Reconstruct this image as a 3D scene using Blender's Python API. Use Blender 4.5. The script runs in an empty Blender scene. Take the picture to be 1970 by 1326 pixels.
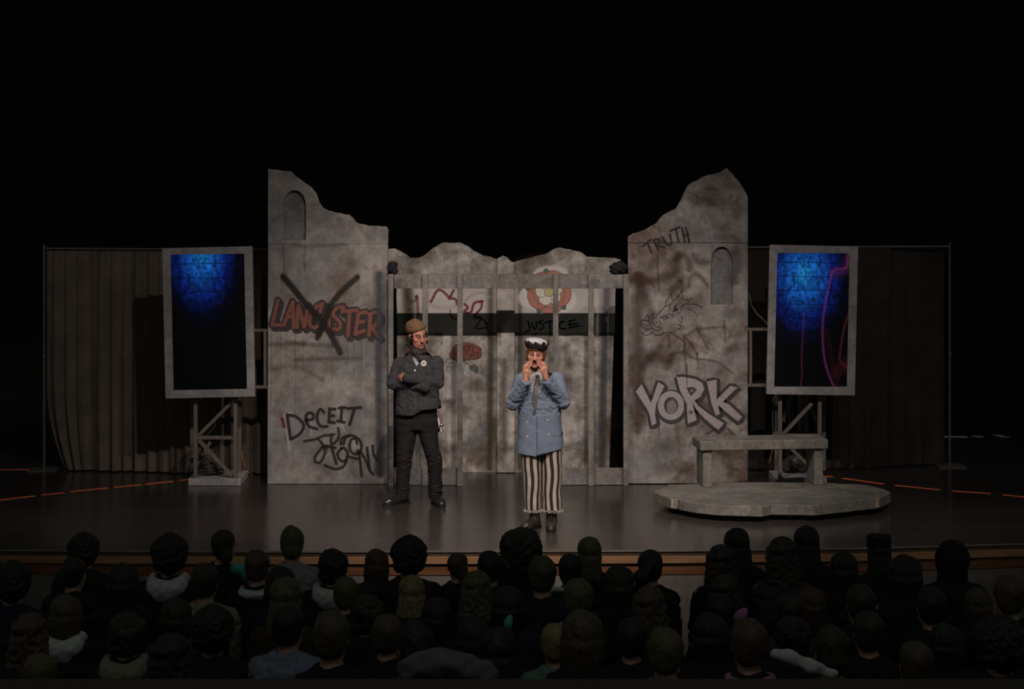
import bpy, bmesh, math, random
import numpy as np
from mathutils import Vector, Matrix
from mathutils.geometry import tessellate_polygon
from mathutils.bvhtree import BVHTree

random.seed(7)
np.random.seed(7)
scene = bpy.context.scene
col = scene.collection
PI = math.pi

# ------------------------------------------------------------------ camera
F, CAMH, HY, CX = 3300.0, 3.0, 362.0, 985.0     # focal length (px), height, horizon row, centre column
cam_data = bpy.data.cameras.new('camera')
cam_data.sensor_width = 36.0
cam_data.lens = F / 1970.0 * 36.0
cam_data.shift_y = -(663.0 - HY) / 1970.0
cam_data.clip_end = 200
cam = bpy.data.objects.new('camera', cam_data)
cam.location = (0, 0, CAMH)
cam.rotation_euler = (PI / 2, 0, 0)
col.objects.link(cam)
scene.camera = cam

# ------------------------------------------------------------------ world and light
scene.view_settings.view_transform = 'Standard'
scene.view_settings.look = 'None'
scene.view_settings.exposure = 0.0
scene.view_settings.gamma = 1.0
world = bpy.data.worlds.new('world')
scene.world = world
world.use_nodes = True
world.node_tree.nodes['Background'].inputs[0].default_value = (0.88, 1.0, 0.90, 1)
world.node_tree.nodes['Background'].inputs[1].default_value = 0.06
scene.cycles.transparent_max_bounces = 24


def spot(name, loc, aim, watts, half_deg, blend, colour, size=0.12):
    l = bpy.data.lights.new(name, 'SPOT')
    l.energy = watts
    l.spot_size = math.radians(half_deg * 2)
    l.spot_blend = blend
    l.color = colour
    l.shadow_soft_size = size
    o = bpy.data.objects.new(name, l)
    o.location = loc
    o.rotation_euler = (Vector(aim) - Vector(loc)).to_track_quat('-Z', 'Y').to_euler()
    col.objects.link(o)
    return o


# front-of-house spotlights on one bar over the auditorium
WARM = (1.0, 0.865, 0.785)
BARY, BARZ = 5.0, 10.5
spot('stage_spot_centre', (0.9, BARY, BARZ), (0.1, 16.6, 0.8), 3250, 12.8, 0.65, WARM)
spot('stage_spot_left', (3.2, BARY, BARZ), (-3.1, 17.3, 0.95), 2150, 11.8, 0.6, WARM)
spot('stage_spot_right', (3.8, BARY, BARZ), (2.9, 16.9, 0.95), 1950, 12.0, 0.65, WARM)
spot('stage_spot_far_left', (-5.0, BARY, BARZ), (0.4, 16.4, 0.6), 2850, 11.5, 0.75, WARM)
spot('stage_spot_far_right', (5.6, BARY, BARZ), (-0.4, 16.4, 0.6), 2850, 11.5, 0.75, WARM)
# dim house light over the seats
hl = bpy.data.lights.new('house_light', 'AREA')
hl.shape = 'RECTANGLE'
hl.size, hl.size_y = 9.0, 1.2
hl.energy = 30.0
hl.color = (1.0, 0.97, 0.84)
ho = bpy.data.objects.new('house_light', hl)
ho.location = (0, 4.5, 7.5)
ho.rotation_euler = (math.radians(32), 0, 0)
col.objects.link(ho)

# ------------------------------------------------------------------ small helpers


def P(px, py, d):
    return Vector(((px - CX) * d / F, d, CAMH - (py - HY) * d / F))


def floor_d(py, z=0.0):
    return F * (CAMH - z) / (py - HY)


def FP(px, py, z=0.0):
    d = floor_d(py, z)
    return Vector(((px - CX) * d / F, d, z))


def lin(c):
    return tuple(((v / 12.92) if v <= 0.04045 else ((v + 0.055) / 1.055) ** 2.4) for v in c)


def rgb(r, g, b):
    return lin((r / 255.0, g / 255.0, b / 255.0)) + (1.0,)


def origin(o):
    v = Vector((0, 0, 0))
    while o is not None:
        v += o.location
        o = o.parent
    return v


def thing(name, loc, label, cat, group=None, rz=0.0):
    o = bpy.data.objects.new(name, None)
    o.empty_display_size = 0.1
    o.location = loc
    o.rotation_euler = (0, 0, rz)
    col.objects.link(o)
    o['label'] = label
    o['category'] = cat
    if group:
        o['group'] = group
    return o


def link(name, me, mat=None, parent=None):
    o = bpy.data.objects.new(name, me)
    if mat is not None:
        if not me.materials:
            me.materials.append(mat)
    col.objects.link(o)
    if parent is not None:
        o.parent = parent
    return o


def mk(name, verts, faces, mat, parent=None, local=False, smooth=False):
    off = Vector((0, 0, 0)) if (local or parent is None) else origin(parent)
    me = bpy.data.meshes.new(name)
    me.from_pydata([tuple(Vector(v) - off) for v in verts], [], faces)
    if smooth:
        me.polygons.foreach_set('use_smooth', [True] * len(me.polygons))
    me.update()
    return link(name, me, mat, parent)


def struct(o):
    o['kind'] = 'structure'
    return o


def tag(o, label, cat, group=None):
    o['label'] = label
    o['category'] = cat
    if group:
        o['group'] = group
    return o


class MB:
    """collects simple solids into one mesh"""

    def __init__(s):
        s.v, s.f = [], []

    def add(s, vs, fs):
        n = len(s.v)
        s.v += [Vector(v) for v in vs]
        s.f += [tuple(i + n for i in f) for f in fs]
        return s

    def box(s, c, size, R=None, bev=0.0):
        x, y, z = [a / 2 for a in size]
        c = Vector(c)
        if bev <= 0:
            vs = [Vector((i, j, k)) for i in (-x, x) for j in (-y, y) for k in (-z, z)]
            fs = [(0, 1, 3, 2), (4, 6, 7, 5), (0, 4, 5, 1), (2, 3, 7, 6), (0, 2, 6, 4), (1, 5, 7, 3)]
        else:
            bm = bmesh.new()
            bmesh.ops.create_cube(bm, size=1.0)
            for v in bm.verts:
                v.co = Vector((v.co.x * size[0], v.co.y * size[1], v.co.z * size[2]))
            bmesh.ops.bevel(bm, geom=bm.edges[:], offset=bev, segments=1, affect='EDGES')
            bm.verts.index_update()
            vs = [v.co.copy() for v in bm.verts]
            fs = [tuple(v.index for v in f.verts) for f in bm.faces]
            bm.free()
        if R is not None:
            vs = [R @ v for v in vs]
        return s.add([c + v for v in vs], fs)

    def bar(s, a, b, w, t):
        """square bar from a to b, w in the picture plane, t along y"""
        a, b = Vector(a), Vector(b)
        d = (b - a)
        L = d.length
        d.normalize()
        up = Vector((0, 1, 0)) if abs(d.y) < 0.9 else Vector((0, 0, 1))
        side = d.cross(up).normalized()
        up = side.cross(d).normalized()
        vs = []
        for e in (a, b):
            for i, j in ((-1, -1), (1, -1), (1, 1), (-1, 1)):
                vs.append(e + side * (i * w / 2) + up * (j * t / 2))
        return s.add(vs, [(0, 1, 2, 3), (7, 6, 5, 4), (0, 4, 5, 1), (1, 5, 6, 2), (2, 6, 7, 3), (3, 7, 4, 0)])

    def tube(s, pts, r, n=8, closed=False):
        pts = [Vector(p) for p in pts]
        rings = []
        m = len(pts)
        ref = None
        for i, p in enumerate(pts):
            if closed:
                t = pts[(i + 1) % m] - pts[i - 1]
            else:
                t = pts[min(i + 1, m - 1)] - pts[max(i - 1, 0)]
            t.normalize()
            if ref is None:
                ref = Vector((0, 0, 1)) if abs(t.z) < 0.9 else Vector((1, 0, 0))
            u = (ref - t * ref.dot(t))
            if u.length < 1e-5:
                u = t.orthogonal()
            u.normalize()
            ref = u
            w = t.cross(u)
            rr = r[i] if isinstance(r, (list, tuple)) else r
            rings.append([p + (u * math.cos(a) + w * math.sin(a)) * rr for a in [2 * PI * k / n for k in range(n)]])
        vs = [v for ring in rings for v in ring]
        fs = []
        for i in range(m if closed else m - 1):
            j = (i + 1) % m
            for k in range(n):
                fs.append((i * n + k, i * n + (k + 1) % n, j * n + (k + 1) % n, j * n + k))
        if not closed:
            fs.append(tuple(range(n))[::-1])
            fs.append(tuple((m - 1) * n + k for k in range(n)))
        return s.add(vs, fs)

    def lathe(s, c, prof, n=20, R=None):
        """prof: list of (r, z)"""
        c = Vector(c)
        vs, fs = [], []
        for r, z in prof:
            for k in range(n):
                v = Vector((r * math.cos(2 * PI * k / n), r * math.sin(2 * PI * k / n), z))
                vs.append(c + (R @ v if R is not None else v))
        for i in range(len(prof) - 1):
            for k in range(n):
                fs.append((i * n + k, i * n + (k + 1) % n, (i + 1) * n + (k + 1) % n, (i + 1) * n + k))
        fs.append(tuple(range(n))[::-1])
        fs.append(tuple((len(prof) - 1) * n + k for k in range(n)))
        return s.add(vs, fs)

    def build(s, name, mat, parent=None, local=False, smooth=False):
        return mk(name, s.v, s.f, mat, parent, local, smooth)


def prism(loops, y0, y1):
    """loops of (x, z), the first outer, others holes; front at y0, back at y1"""
    L3 = [[Vector((x, z, 0)) for x, z in lp] for lp in loops]
    tris = tessellate_polygon(L3)
    flat = [p for lp in loops for p in lp]
    n = len(flat)
    vs = [Vector((x, y0, z)) for x, z in flat] + [Vector((x, y1, z)) for x, z in flat]
    fs = []
    for t in tris:
        a, b, c = [Vector(flat[i]) for i in t]
        ccw = (b - a).cross(c - a) > 0 if hasattr((b - a).cross(c - a), '__gt__') else True
        t = t if ccw else t[::-1]
        fs.append(tuple(t))                       # seen from -y: ccw in x,z
        fs.append(tuple(i + n for i in t[::-1]))
    k = 0
    for li, lp in enumerate(loops):
        m = len(lp)
        area = sum(lp[i][0] * lp[(i + 1) % m][1] - lp[(i + 1) % m][0] * lp[i][1] for i in range(m))
        for i in range(m):
            a, b = k + i, k + (i + 1) % m
            q = (b, a, a + n, b + n)
            if (area < 0) != (li > 0):
                q = q[::-1]
            fs.append(q)
        k += m
    return vs, fs


# ------------------------------------------------------------------ materials
def nodes(name):
    m = bpy.data.materials.new(name)
    m.use_nodes = True
    nt = m.node_tree
    return m, nt, nt.nodes['Principled BSDF']


def N(nt, kind, **kw):
    n = nt.nodes.new(kind)
    for k, v in kw.items():
        if k.startswith('_'):
            setattr(n, k[1:], v)
        else:
            n.inputs[k.replace('__', ' ')].default_value = v
    return n


def ramp(nt, src, stops):
    r = nt.nodes.new('ShaderNodeValToRGB')
    el = r.color_ramp.elements
    while len(el) < len(stops):
        el.new(0.5)
    for e, (p, c) in zip(el, stops):
        e.position = p
        e.color = c if len(c) == 4 else tuple(c) + (1,)
    nt.links.new(src, r.inputs[0])
    return r


def mixc(nt, fac, a, b, mode='MIX'):
    m = nt.nodes.new('ShaderNodeMix')
    m.data_type = 'RGBA'
    m.blend_type = mode
    for s, v in ((m.inputs[0], fac), (m.inputs[6], a), (m.inputs[7], b)):
        if hasattr(v, 'is_linked') or hasattr(v, 'links'):
            nt.links.new(v, s)
        else:
            s.default_value = v
    return m.outputs[2]


def objcoord(nt, scale=(1, 1, 1), loc=(0, 0, 0), which='Object'):
    tc = nt.nodes.new('ShaderNodeTexCoord')
    mp = nt.nodes.new('ShaderNodeMapping')
    mp.inputs['Scale'].default_value = scale
    mp.inputs['Location'].default_value = loc
    nt.links.new(tc.outputs[which], mp.inputs[0])
    return mp.outputs[0]


def noise(nt, vec, scale, detail=4, rough=0.55, dist=0.0):
    n = nt.nodes.new('ShaderNodeTexNoise')
    n.inputs['Scale'].default_value = scale
    n.inputs['Detail'].default_value = detail
    n.inputs['Roughness'].default_value = rough
    n.inputs['Distortion'].default_value = dist
    nt.links.new(vec, n.inputs['Vector'])
    return n.outputs['Fac']


def plain(name, c, rough=0.8, spec=0.3, var=0.15, scale=12.0, metal=0.0, bump=0.0, bscale=200.0):
    m, nt, b = nodes(name)
    v = objcoord(nt)
    n = noise(nt, v, scale)
    lo = tuple(max(0, x * (1 - var)) for x in c[:3]) + (1,)
    hi = tuple(min(1, x * (1 + var)) for x in c[:3]) + (1,)
    r = ramp(nt, n, [(0.3, lo), (0.7, hi)])
    nt.links.new(r.outputs[0], b.inputs['Base Color'])
    b.inputs['Roughness'].default_value = rough
    b.inputs['Specular IOR Level'].default_value = spec
    b.inputs['Metallic'].default_value = metal
    if bump > 0:
        bp = nt.nodes.new('ShaderNodeBump')
        bp.inputs['Strength'].default_value = bump
        bp.inputs['Distance'].default_value = 0.004
        nt.links.new(noise(nt, v, bscale, 2), bp.inputs['Height'])
        nt.links.new(bp.outputs[0], b.inputs['Normal'])
    return m


def scenic(name, dark, light, stain, seed=0.0, streak=0.5, scale=1.6, stain_at=0.6, cool=(0.10, 0.11, 0.125, 1)):
    """mottled scene paint: sponged greys, cool and rusty clouds, vertical drips, fine grain"""
    m, nt, b = nodes(name)
    v = objcoord(nt, loc=(seed, seed * 0.7, seed * 1.3))
    n1 = noise(nt, v, scale, 9, 0.7, 0.3)
    base = ramp(nt, n1, [(0.36, dark), (0.5, tuple((a + c) / 2 for a, c in zip(dark, light))), (0.64, light)]).outputs[0]
    n5 = noise(nt, objcoord(nt, loc=(seed + 4, 8, 2)), scale * 1.1, 6, 0.65, 0.5)
    cm = ramp(nt, n5, [(0.50, (0, 0, 0, 1)), (0.75, (0.8, 0.8, 0.8, 1))]).outputs[0]
    base = mixc(nt, cm, base, cool)
    n2 = noise(nt, objcoord(nt, loc=(seed + 9, 3, 1)), scale * 1.5, 7, 0.68, 0.5)
    sm = ramp(nt, n2, [(stain_at - 0.04, (0, 0, 0, 1)), (stain_at + 0.12, (0.95, 0.95, 0.95, 1))]).outputs[0]
    base = mixc(nt, sm, base, stain)
    n6 = noise(nt, objcoord(nt, loc=(seed + 2, 1, 6)), scale * 7, 6, 0.7, 0.2)
    sp = ramp(nt, n6, [(0.3, (0.74, 0.74, 0.74, 1)), (0.7, (1.25, 1.25, 1.25, 1))]).outputs[0]
    base = mixc(nt, 1.0, base, sp, 'MULTIPLY')
    vs = objcoord(nt, scale=(26, 26, 0.9), loc=(seed, 0, 0))
    n3 = noise(nt, vs, 1.0, 3, 0.6)
    st = ramp(nt, n3, [(0.32, (1 - 0.45 * streak,) * 3 + (1,)), (0.5, (1, 1, 1, 1))]).outputs[0]
    base = mixc(nt, 1.0, base, st, 'MULTIPLY')
    n4 = noise(nt, v, 90, 3, 0.7)
    gr = ramp(nt, n4, [(0.3, (0.78, 0.78, 0.78, 1)), (0.7, (1.15, 1.15, 1.15, 1))]).outputs[0]
    base = mixc(nt, 1.0, base, gr, 'MULTIPLY')
    nt.links.new(base, b.inputs['Base Color'])
    b.inputs['Roughness'].default_value = 0.75
    b.inputs['Specular IOR Level'].default_value = 0.25
    bp = nt.nodes.new('ShaderNodeBump')
    bp.inputs['Strength'].default_value = 0.25
    bp.inputs['Distance'].default_value = 0.003
    nt.links.new(n4, bp.inputs['Height'])
    nt.links.new(bp.outputs[0], b.inputs['Normal'])
    return m


_paint = {}


def paint(c, rough=0.6):
    key = tuple(round(x, 5) for x in c)
    if key in _paint:
        return _paint[key]
    m, nt, b = nodes('spray_paint')
    b.inputs['Base Color'].default_value = c
    b.inputs['Roughness'].default_value = rough
    b.inputs['Specular IOR Level'].default_value = 0.2
    at = nt.nodes.new('ShaderNodeAttribute')
    at.attribute_name = 'cover'
    n = noise(nt, objcoord(nt), 60, 3, 0.7)
    r = ramp(nt, n, [(0.3, (0.62, 0.62, 0.62, 1)), (0.6, (1, 1, 1, 1))])
    mu = nt.nodes.new('ShaderNodeMath')
    mu.operation = 'MULTIPLY'
    nt.links.new(at.outputs['Fac'], mu.inputs[0])
    nt.links.new(r.outputs[0], mu.inputs[1])
    nt.links.new(mu.outputs[0], b.inputs['Alpha'])
    _paint[key] = m
    return m


# ------------------------------------------------------------------ painted marks on flats
def smooth_path(pts, per=6):
    if len(pts) < 3:
        a, b = Vector(pts[0]), Vector(pts[-1])
        return [a.lerp(b, i / 4.0) for i in range(5)]
    p = [Vector(q) for q in pts]
    p = [p[0] * 2 - p[1]] + p + [p[-1] * 2 - p[-2]]
    out = []
    for i in range(1, len(p) - 2):
        for k in range(per):
            t = k / per
            out.append(0.5 * ((2 * p[i]) + (p[i + 1] - p[i - 1]) * t + (2 * p[i - 1] - 5 * p[i] + 4 * p[i + 1] - p[i + 2]) * t * t
                              + (3 * p[i] - p[i - 1] - 3 * p[i + 1] + p[i + 2]) * t ** 3))
    out.append(p[-2])
    return out


class Paint:
    """brush strokes and filled shapes lying on a flat's front; pixel traced, real place on the board"""

    def __init__(s, d, ox=0.0, oy=0.0, zf=1.0, step=0.00004, base=0.0003):
        s.d, s.ox, s.oy, s.zf = d, ox, oy, zf
        s.v, s.f, s.a, s.mi, s.mats = [], [], [], [], []
        s.layer = 0
        s.step, s.base = step, base

    def q(s, u, v):
        w = P(s.ox + u / s.zf, s.oy + v / s.zf, s.d)
        return Vector((w.x, w.z))

    def _m(s, c):
        m = paint(c)
        if m not in s.mats:
            s.mats.append(m)
        return s.mats.index(m)

    def _y(s):
        s.layer += 1
        return s.d - s.base - s.step * s.layer

    def stroke(s, pts, w, c, soft=0.15, a=1.0, curve=True, w2=None, off=(0, 0), closed=False):
        if closed:
            pts = list(pts) + [pts[0]]
        pts = [(p[0] + off[0], p[1] + off[1]) for p in pts]
        if curve:
            path = smooth_path(pts)
        else:
            path = []
            for i in range(len(pts) - 1):
                A, B = Vector(pts[i]), Vector(pts[i + 1])
                path += [A.lerp(B, t) for t in (0.0, 0.25, 0.5, 0.75)]
            path.append(Vector(pts[-1]))
        path = [s.q(p[0], p[1]) for p in path]
        k = s.d / F / s.zf
        hw0 = w * k / 2
        hw1 = (w2 if w2 is not None else w) * k / 2
        t0 = (path[0] - path[1]).normalized() if (path[0] - path[1]).length > 1e-9 else Vector((1, 0))
        t1 = (path[-1] - path[-2]).normalized() if (path[-1] - path[-2]).length > 1e-9 else Vector((1, 0))
        n = len(path)
        pw = [(p, hw0 + (hw1 - hw0) * i / max(1, n - 1), 1.0) for i, p in enumerate(path)]
        pre = [(path[0] + t0 * hw0 * e, hw0 * g, f) for e, g, f in ((1.0, 0.25, 0.0), (0.8, 0.6, 0.7), (0.45, 0.9, 1.0))]
        post = [(path[-1] + t1 * hw1 * e, hw1 * g, f) for e, g, f in ((0.45, 0.9, 1.0), (0.8, 0.6, 0.7), (1.0, 0.25, 0.0))]
        if not closed:
            pw = pre + pw + post
        y = s._y()
        mi = s._m(c)
        n0 = len(s.v)
        if soft > 0.7:
            cols, al = (-1.25, -0.8, -0.4, 0.0, 0.4, 0.8, 1.25), (0, 0.18, 0.68, 1, 0.68, 0.18, 0)
        elif soft > 0.35:
            cols, al = (-1.1, -0.75, -0.45, 0.0, 0.45, 0.75, 1.1), (0, 0.35, 0.9, 1, 0.9, 0.35, 0)
        else:
            cols, al = (-1.0, -(1 - soft), -(1 - soft) * 0.5, 0.0, (1 - soft) * 0.5, 1 - soft, 1.0), (0, 1, 1, 1, 1, 1, 0)
        for i, (p, hw, f) in enumerate(pw):
            A = pw[max(i - 1, 0)][0]
            B = pw[min(i + 1, len(pw) - 1)][0]
            t = (B - A)
            t = t.normalized() if t.length > 1e-9 else Vector((1, 0))
            nn = Vector((-t.y, t.x))
            for cc, ca in zip(cols, al):
                r = p + nn * hw * cc
                s.v.append((r.x, y, r.y))
                s.a.append(ca * a * f)
        m = len(cols)
        for i in range(len(pw) - 1):
            for j in range(m - 1):
                s.f.append((n0 + i * m + j, n0 + i * m + j + 1, n0 + (i + 1) * m + j + 1, n0 + (i + 1) * m + j))
                s.mi.append(mi)
        return s

    def fill(s, pts, c, a=1.0, off=(0, 0), holes=()):
        y = s._y()
        mi = s._m(c)
        loops = [[s.q(p[0] + off[0], p[1] + off[1]) for p in pts]] + [[s.q(p[0] + off[0], p[1] + off[1]) for p in h] for h in holes]
        tr = tessellate_polygon([[Vector((p.x, p.y, 0)) for p in lp] for lp in loops])
        n0 = len(s.v)
        for lp in loops:
            for p in lp:
                s.v.append((p.x, y, p.y))
                s.a.append(a)
        for t in tr:
            s.f.append(tuple(n0 + i for i in t))
            s.mi.append(mi)
        return s

    def blob(s, u, v, ru, rv, c, a=1.0, soft=0.6, n=18):
        y = s._y()
        mi = s._m(c)
        n0 = len(s.v)
        p = s.q(u, v)
        s.v.append((p.x, y, p.y))
        s.a.append(a)
        for f, aa in ((1 - soft, a * 0.85), (1 - soft * 0.5, a * 0.42), (1.0, 0.0)):
            for k in range(n):
                t = 2 * PI * k / n
                wob = 1 + 0.12 * math.sin(3 * t + u) + 0.07 * math.sin(5 * t + v)
                p = s.q(u + ru * f * wob * math.cos(t), v + rv * f * wob * math.sin(t))
                s.v.append((p.x, y, p.y))
                s.a.append(aa)
        for k in range(n):
            k2 = (k + 1) % n
            s.f.append((n0, n0 + 1 + k, n0 + 1 + k2))
            s.f.append((n0 + 1 + k, n0 + 1 + n + k, n0 + 1 + n + k2, n0 + 1 + k2))
            s.f.append((n0 + 1 + n + k, n0 + 1 + 2 * n + k, n0 + 1 + 2 * n + k2, n0 + 1 + n + k2))
            s.mi += [mi, mi, mi]
        return s

    def build(s, name, parent, label=None):
        off = origin(parent)
        me = bpy.data.meshes.new(name)
        me.from_pydata([tuple(Vector(v) - off) for v in s.v], [], s.f)
        for m in s.mats:
            me.materials.append(m)
        me.polygons.foreach_set('material_index', s.mi)
        at = me.attributes.new('cover', 'FLOAT', 'POINT')
        at.data.foreach_set('value', s.a)
        me.update()
        o = link(name, me, None, parent)
        if label:
            o['label'] = label
        return o


# ------------------------------------------------------------------ voxel modelling (smooth unions)
class V:
    def __init__(s, lo, hi, h):
        s.lo = np.array(lo, np.float32)
        s.h = h
        s.ax = [np.arange(lo[i], hi[i] + h, h, dtype=np.float32) for i in range(3)]
        s.d = np.full([len(a) for a in s.ax], 0.3, np.float32)

    def _sl(s, lo, hi):
        r = []
        for i in range(3):
            a = max(0, int((lo[i] - s.lo[i]) / s.h) - 1)
            b = min(len(s.ax[i]), int((hi[i] - s.lo[i]) / s.h) + 3)
            r.append(slice(a, max(a, b)))
        return tuple(r)

    def _g(s, sl):
        return (s.ax[0][sl[0]][:, None, None], s.ax[1][sl[1]][None, :, None], s.ax[2][sl[2]][None, None, :])

    def _put(s, sl, dd, k, op):
        cur = s.d[sl]
        if cur.size == 0:
            return s
        if op == '+':
            hh = np.maximum(k - np.abs(cur - dd), 0) / max(k, 1e-6)
            s.d[sl] = np.minimum(cur, dd) - hh * hh * k * 0.25
        elif op == '-':
            dd = -dd
            hh = np.maximum(k - np.abs(cur - dd), 0) / max(k, 1e-6)
            s.d[sl] = np.maximum(cur, dd) + hh * hh * k * 0.25
        return s

    def cone(s, a, b, ra, rb, k=0.02, op='+', sy=1.0):
        a, b = np.array(a, np.float32), np.array(b, np.float32)
        m = max(ra, rb) * max(1, 1 / sy) + k + 2 * s.h
        sl = s._sl(np.minimum(a, b) - m, np.maximum(a, b) + m)
        x, y, z = s._g(sl)
        ba = b - a
        ba2 = ba * np.array((1, sy, 1), np.float32)
        L = float(ba2 @ ba2) + 1e-9
        px, py, pz = x - a[0], (y - a[1]) * sy, z - a[2]
        t = np.clip((px * ba2[0] + py * ba2[1] + pz * ba2[2]) / L, 0, 1)
        dd = np.sqrt((px - t * ba2[0]) ** 2 + (py - t * ba2[1]) ** 2 + (pz - t * ba2[2]) ** 2) - (ra + t * (rb - ra))
        return s._put(sl, dd, k, op)

    def ell(s, c, r, R=None, k=0.02, op='+'):
        c, r = np.array(c, np.float32), np.array(r, np.float32)
        m = float(r.max()) + k + 2 * s.h
        sl = s._sl(c - m, c + m)
        x, y, z = s._g(sl)
        x, y, z = x - c[0], y - c[1], z - c[2]
        if R is not None:
            x, y, z = (R[0][0] * x + R[1][0] * y + R[2][0] * z, R[0][1] * x + R[1][1] * y + R[2][1] * z, R[0][2] * x + R[1][2] * y + R[2][2] * z)
        k0 = np.sqrt((x / r[0]) ** 2 + (y / r[1]) ** 2 + (z / r[2]) ** 2)
        k1 = np.sqrt((x / r[0] ** 2) ** 2 + (y / r[1] ** 2) ** 2 + (z / r[2] ** 2) ** 2) + 1e-6
        return s._put(sl, k0 * (k0 - 1) / k1, k, op)

    def stack(s, keys, k=0.02, op='+', p=2.0):
        """keys: (z, cx, cy, rx, ry) sorted by z"""
        ks = np.array(sorted(keys), np.float32)
        mx = ks[:, 3].max() + k + 3 * s.h
        my = ks[:, 4].max() + k + 3 * s.h
        lo = (ks[:, 1].min() - mx, ks[:, 2].min() - my, ks[0, 0] - k - 3 * s.h)
        hi = (ks[:, 1].max() + mx, ks[:, 2].max() + my, ks[-1, 0] + k + 3 * s.h)
        sl = s._sl(lo, hi)
        x, y, z = s._g(sl)
        zz = s.ax[2][sl[2]]
        cx, cy, rx, ry = [np.interp(zz, ks[:, 0], ks[:, i])[None, None, :].astype(np.float32) for i in (1, 2, 3, 4)]
        qq = (np.abs((x - cx) / rx) ** p + np.abs((y - cy) / ry) ** p) ** (1.0 / p)
        dd = (qq - 1) * np.minimum(rx, ry)
        dd = np.maximum(dd, np.maximum(z - ks[-1, 0], ks[0, 0] - z))
        return s._put(sl, dd, k, op)

    def fn(s, lo, hi, f, k=0.004, op='-'):
        sl = s._sl(lo, hi)
        x, y, z = s._g(sl)
        dd = (f(x, y, z) + 0 * (x + y + z)).astype(np.float32)
        return s._put(sl, dd, k, op)

    def verts_faces(s):
        d = s.d.copy()
        for ax in range(3):
            i0 = [slice(None)] * 3
            i0[ax] = 0
            d[tuple(i0)] = np.maximum(d[tuple(i0)], 0.001)
            i0[ax] = -1
            d[tuple(i0)] = np.maximum(d[tuple(i0)], 0.001)
        ins = d < 0
        cs = [(i, j, k) for i in (0, 1) for j in (0, 1) for k in (0, 1)]
        nx, ny, nz = d.shape
        cnt = np.zeros((nx - 1, ny - 1, nz - 1), np.int8)
        for i, j, k in cs:
            cnt += ins[i:nx - 1 + i, j:ny - 1 + j, k:nz - 1 + k]
        act = (cnt > 0) & (cnt < 8)
        idx = np.full(act.shape, -1, np.int64)
        ijk = np.argwhere(act)
        idx[act] = np.arange(len(ijk))
        acc = np.zeros((len(ijk), 3))
        num = np.zeros(len(ijk))
        for a in cs:
            for b in cs:
                if sum(abs(a[i] - b[i]) for i in range(3)) == 1 and a < b:
                    v0 = d[ijk[:, 0] + a[0], ijk[:, 1] + a[1], ijk[:, 2] + a[2]]
                    v1 = d[ijk[:, 0] + b[0], ijk[:, 1] + b[1], ijk[:, 2] + b[2]]
                    cr = (v0 < 0) != (v1 < 0)
                    t = np.where(cr, v0 / np.where(v0 == v1, 1, v0 - v1), 0)
                    for c in range(3):
                        acc[:, c] += np.where(cr, a[c] + t * (b[c] - a[c]), 0)
                    num += cr
        verts = s.lo[None, :] + s.h * (ijk + acc / num[:, None])
        quads = []
        for ax in range(3):
            o = [(1, 2), (2, 0), (0, 1)][ax]
            A = [slice(1, -1)] * 3
            A[ax] = slice(0, -1)
            B = [slice(1, -1)] * 3
            B[ax] = slice(1, None)
            sa, sb = ins[tuple(A)], ins[tuple(B)]
            ch = np.argwhere(sa != sb)
            if len(ch) == 0:
                continue
            fl = sa[ch[:, 0], ch[:, 1], ch[:, 2]]
            base = ch.copy()
            for c in range(3):
                if c != ax:
                    base[:, c] += 1
            def cell(du, dv):
                q = base.copy()
                q[:, o[0]] += du
                q[:, o[1]] += dv
                return idx[q[:, 0], q[:, 1], q[:, 2]]
            q = np.stack([cell(-1, -1), cell(0, -1), cell(0, 0), cell(-1, 0)], 1)
            q[~fl] = q[~fl][:, ::-1]
            quads.append(q)
        quads = np.concatenate(quads)
        return verts, quads[(quads >= 0).all(1)]

    def mesh(s, name, wrinkle=0.0, wscale=30.0, fn=None, smooth_it=1):
        v, f = s.verts_faces()
        me = bpy.data.meshes.new(name)
        me.from_pydata(v.tolist(), [], f.tolist())
        if smooth_it or wrinkle or fn:
            e = np.zeros(len(me.edges) * 2, np.int64)
            me.edges.foreach_get('vertices', e)
            e = e.reshape(-1, 2)
            for _ in range(smooth_it):
                a = np.zeros_like(v)
                n = np.zeros(len(v))
                np.add.at(a, e[:, 0], v[e[:, 1]])
                np.add.at(a, e[:, 1], v[e[:, 0]])
                np.add.at(n, e[:, 0], 1)
                np.add.at(n, e[:, 1], 1)
                v = v * 0.5 + 0.5 * a / np.maximum(n, 1)[:, None]
            me.vertices.foreach_set('co', v.astype(np.float32).ravel())
            me.update()
            if wrinkle or fn:
                nr = np.zeros(len(v) * 3, np.float32)
                me.vertices.foreach_get('normal', nr)
                nr = nr.reshape(-1, 3)
                disp = np.zeros(len(v))
                if wrinkle:
                    x, y, z = v[:, 0], v[:, 1], v[:, 2]
                    w1 = np.sin(x * wscale * 0.9 + 2.1 * np.sin(z * wscale * 0.45 + 1.3)) * np.sin(z * wscale * 1.3 + y * wscale * 0.7 + 1.5 * np.sin(x * wscale * 0.6))
                    w2 = np.sin(z * wscale * 2.1 + x * wscale * 1.1 + 2 * np.sin(y * wscale * 0.9))
                    disp += wrinkle * (0.65 * w1 + 0.35 * w2)
                if fn:
                    disp += fn(v)
                v = v + nr * disp[:, None]
                me.vertices.foreach_set('co', v.astype(np.float32).ravel())
        me.polygons.foreach_set('use_smooth', [True] * len(me.polygons))
        me.update()
        return me


from mathutils import noise as mnoise


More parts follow.
